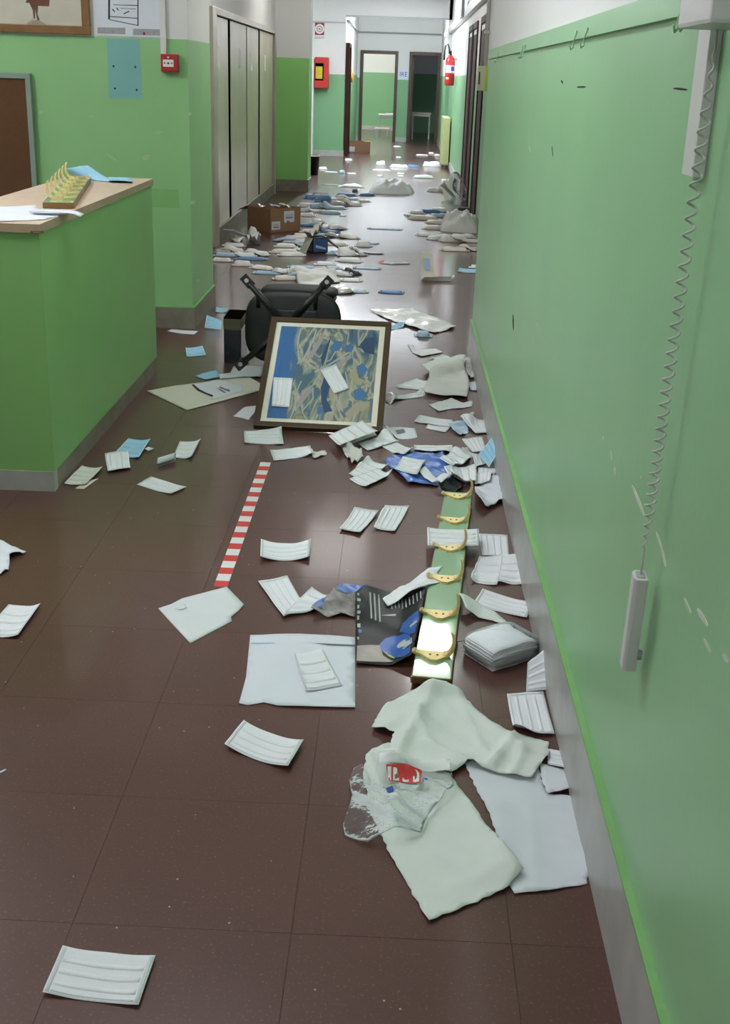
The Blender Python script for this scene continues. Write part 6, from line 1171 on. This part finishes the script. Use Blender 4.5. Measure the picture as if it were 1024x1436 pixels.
make_pack(-0.380, 22.168, 0.70, 0.155, 0.12, 0.06, 'small crumpled white scrap left of the long far pack', 'pack', 'scattered litter at the far end', name='litter_scrap', cat='scrap', fins=False)
make_pack(-1.003, 22.991, 0.00, 0.142, 0.12, 0.031, 'small white scrap in front of the far cardboard box', 'pack', 'scattered litter at the far end', name='litter_scrap', cat='scrap', fins=False)
make_pack(-0.117, 28.159, 0.00, 0.179, 0.12, 0.0186, 'tiny white scrap before the middle far wall', 'pack', 'scattered litter at the far end', name='litter_scrap', cat='scrap', fins=False)
make_pack(-0.064, 24.307, 0.00, 0.105, 0.12, 0.0186, 'tiny white scrap behind the long white far pack', 'pack', 'scattered litter at the far end', name='litter_scrap', cat='scrap', fins=False)
make_pack(0.420, 25.270, 0.00, 0.252, 0.12, 0.0186, 'thin white scrap before the dark doorway, left', 'pack', 'scattered litter at the far end', name='mask_pack', cat='pack', fins=False)
make_pack(0.626, 25.954, 0.00, 0.116, 0.12, 0.031, 'tiny white scrap before the dark doorway, middle', 'pack', 'scattered litter at the far end', name='litter_scrap', cat='scrap', fins=False)
make_pack(0.728, 25.191, 0.00, 0.128, 0.12, 0.0372, 'small white scrap before the dark doorway, right', 'pack', 'scattered litter at the far end', name='litter_scrap', cat='scrap', fins=False)
make_pack(0.703, 19.010, 0.00, 0.136, 0.12, 0.0248, 'white scrap by the foot of the right radiator', 'pack', 'scattered litter at the far end', name='litter_scrap', cat='scrap', fins=False)
make_pack(-1.336, 20.657, 0.00, 0.137, 0.12, 0.0248, 'white scrap right of the black waste bin', 'pack', 'scattered litter at the far end', name='litter_scrap', cat='scrap', fins=False)
make_pack(-1.160, 19.966, -0.07, 0.217, 0.12, 0.00744, 'thin pale strip right below the waste bin', 'pack_pale', 'scattered litter at the far end', name='mask_pack', cat='pack', fins=False)
make_pack(-0.961, 19.746, 0.00, 0.095, 0.12, 0.0496, 'small pale upright scrap left of the far middle floor', 'pack_pale', 'scattered litter at the far end', name='litter_scrap', cat='scrap', fins=False)
make_pack(-0.810, 19.766, -0.10, 0.142, 0.12, 0.0124, 'thin white scrap right of the small pale upright scrap', 'pack', 'scattered litter at the far end', name='litter_scrap', cat='scrap', fins=False)
make_pack(-0.339, 20.778, 0.07, 0.305, 0.12, 0.0124, 'thin white strip in front of the crumpled far scrap', 'pack', 'scattered litter at the far end', name='mask_pack', cat='pack', fins=False)
make_pack(-0.336, 19.401, 0.00, 0.091, 0.12, 0.0248, 'small white scrap below the thin far strips', 'pack', 'scattered litter at the far end', name='litter_scrap', cat='scrap', fins=False)
make_pack(-0.006, 20.100, 0.00, 0.119, 0.12, 0.0155, 'small thin scrap under the long white far pack, back', 'pack', 'scattered litter at the far end', name='litter_scrap', cat='scrap', fins=False)
make_pack(-0.004, 19.469, 0.00, 0.091, 0.12, 0.0186, 'small thin scrap under the long white far pack, front', 'pack', 'scattered litter at the far end', name='litter_scrap', cat='scrap', fins=False)
make_pack(0.090, 13.915, 0.00, 0.080, 0.12, 0.0124, 'tiny grey speck pack left of the right heap tip', 'pack_grey', 'scattered litter at the far end', name='litter_scrap', cat='scrap', fins=False)
make_pack(-0.642, 13.602, 0.00, 0.080, 0.12, 0.0124, 'tiny white crumb on the floor right of far heap', 'pack', 'scattered litter at the far end', name='litter_scrap', cat='scrap', fins=False)
make_sheet([(-0.854, 2.236),(-0.842, 2.249),(-0.84, 2.246),(-0.849, 2.231)], 'tiny white thread scrap at the left edge of the floor', 'paper', 'paper_scrap', 'paper', amp=0.001, step=0.006)
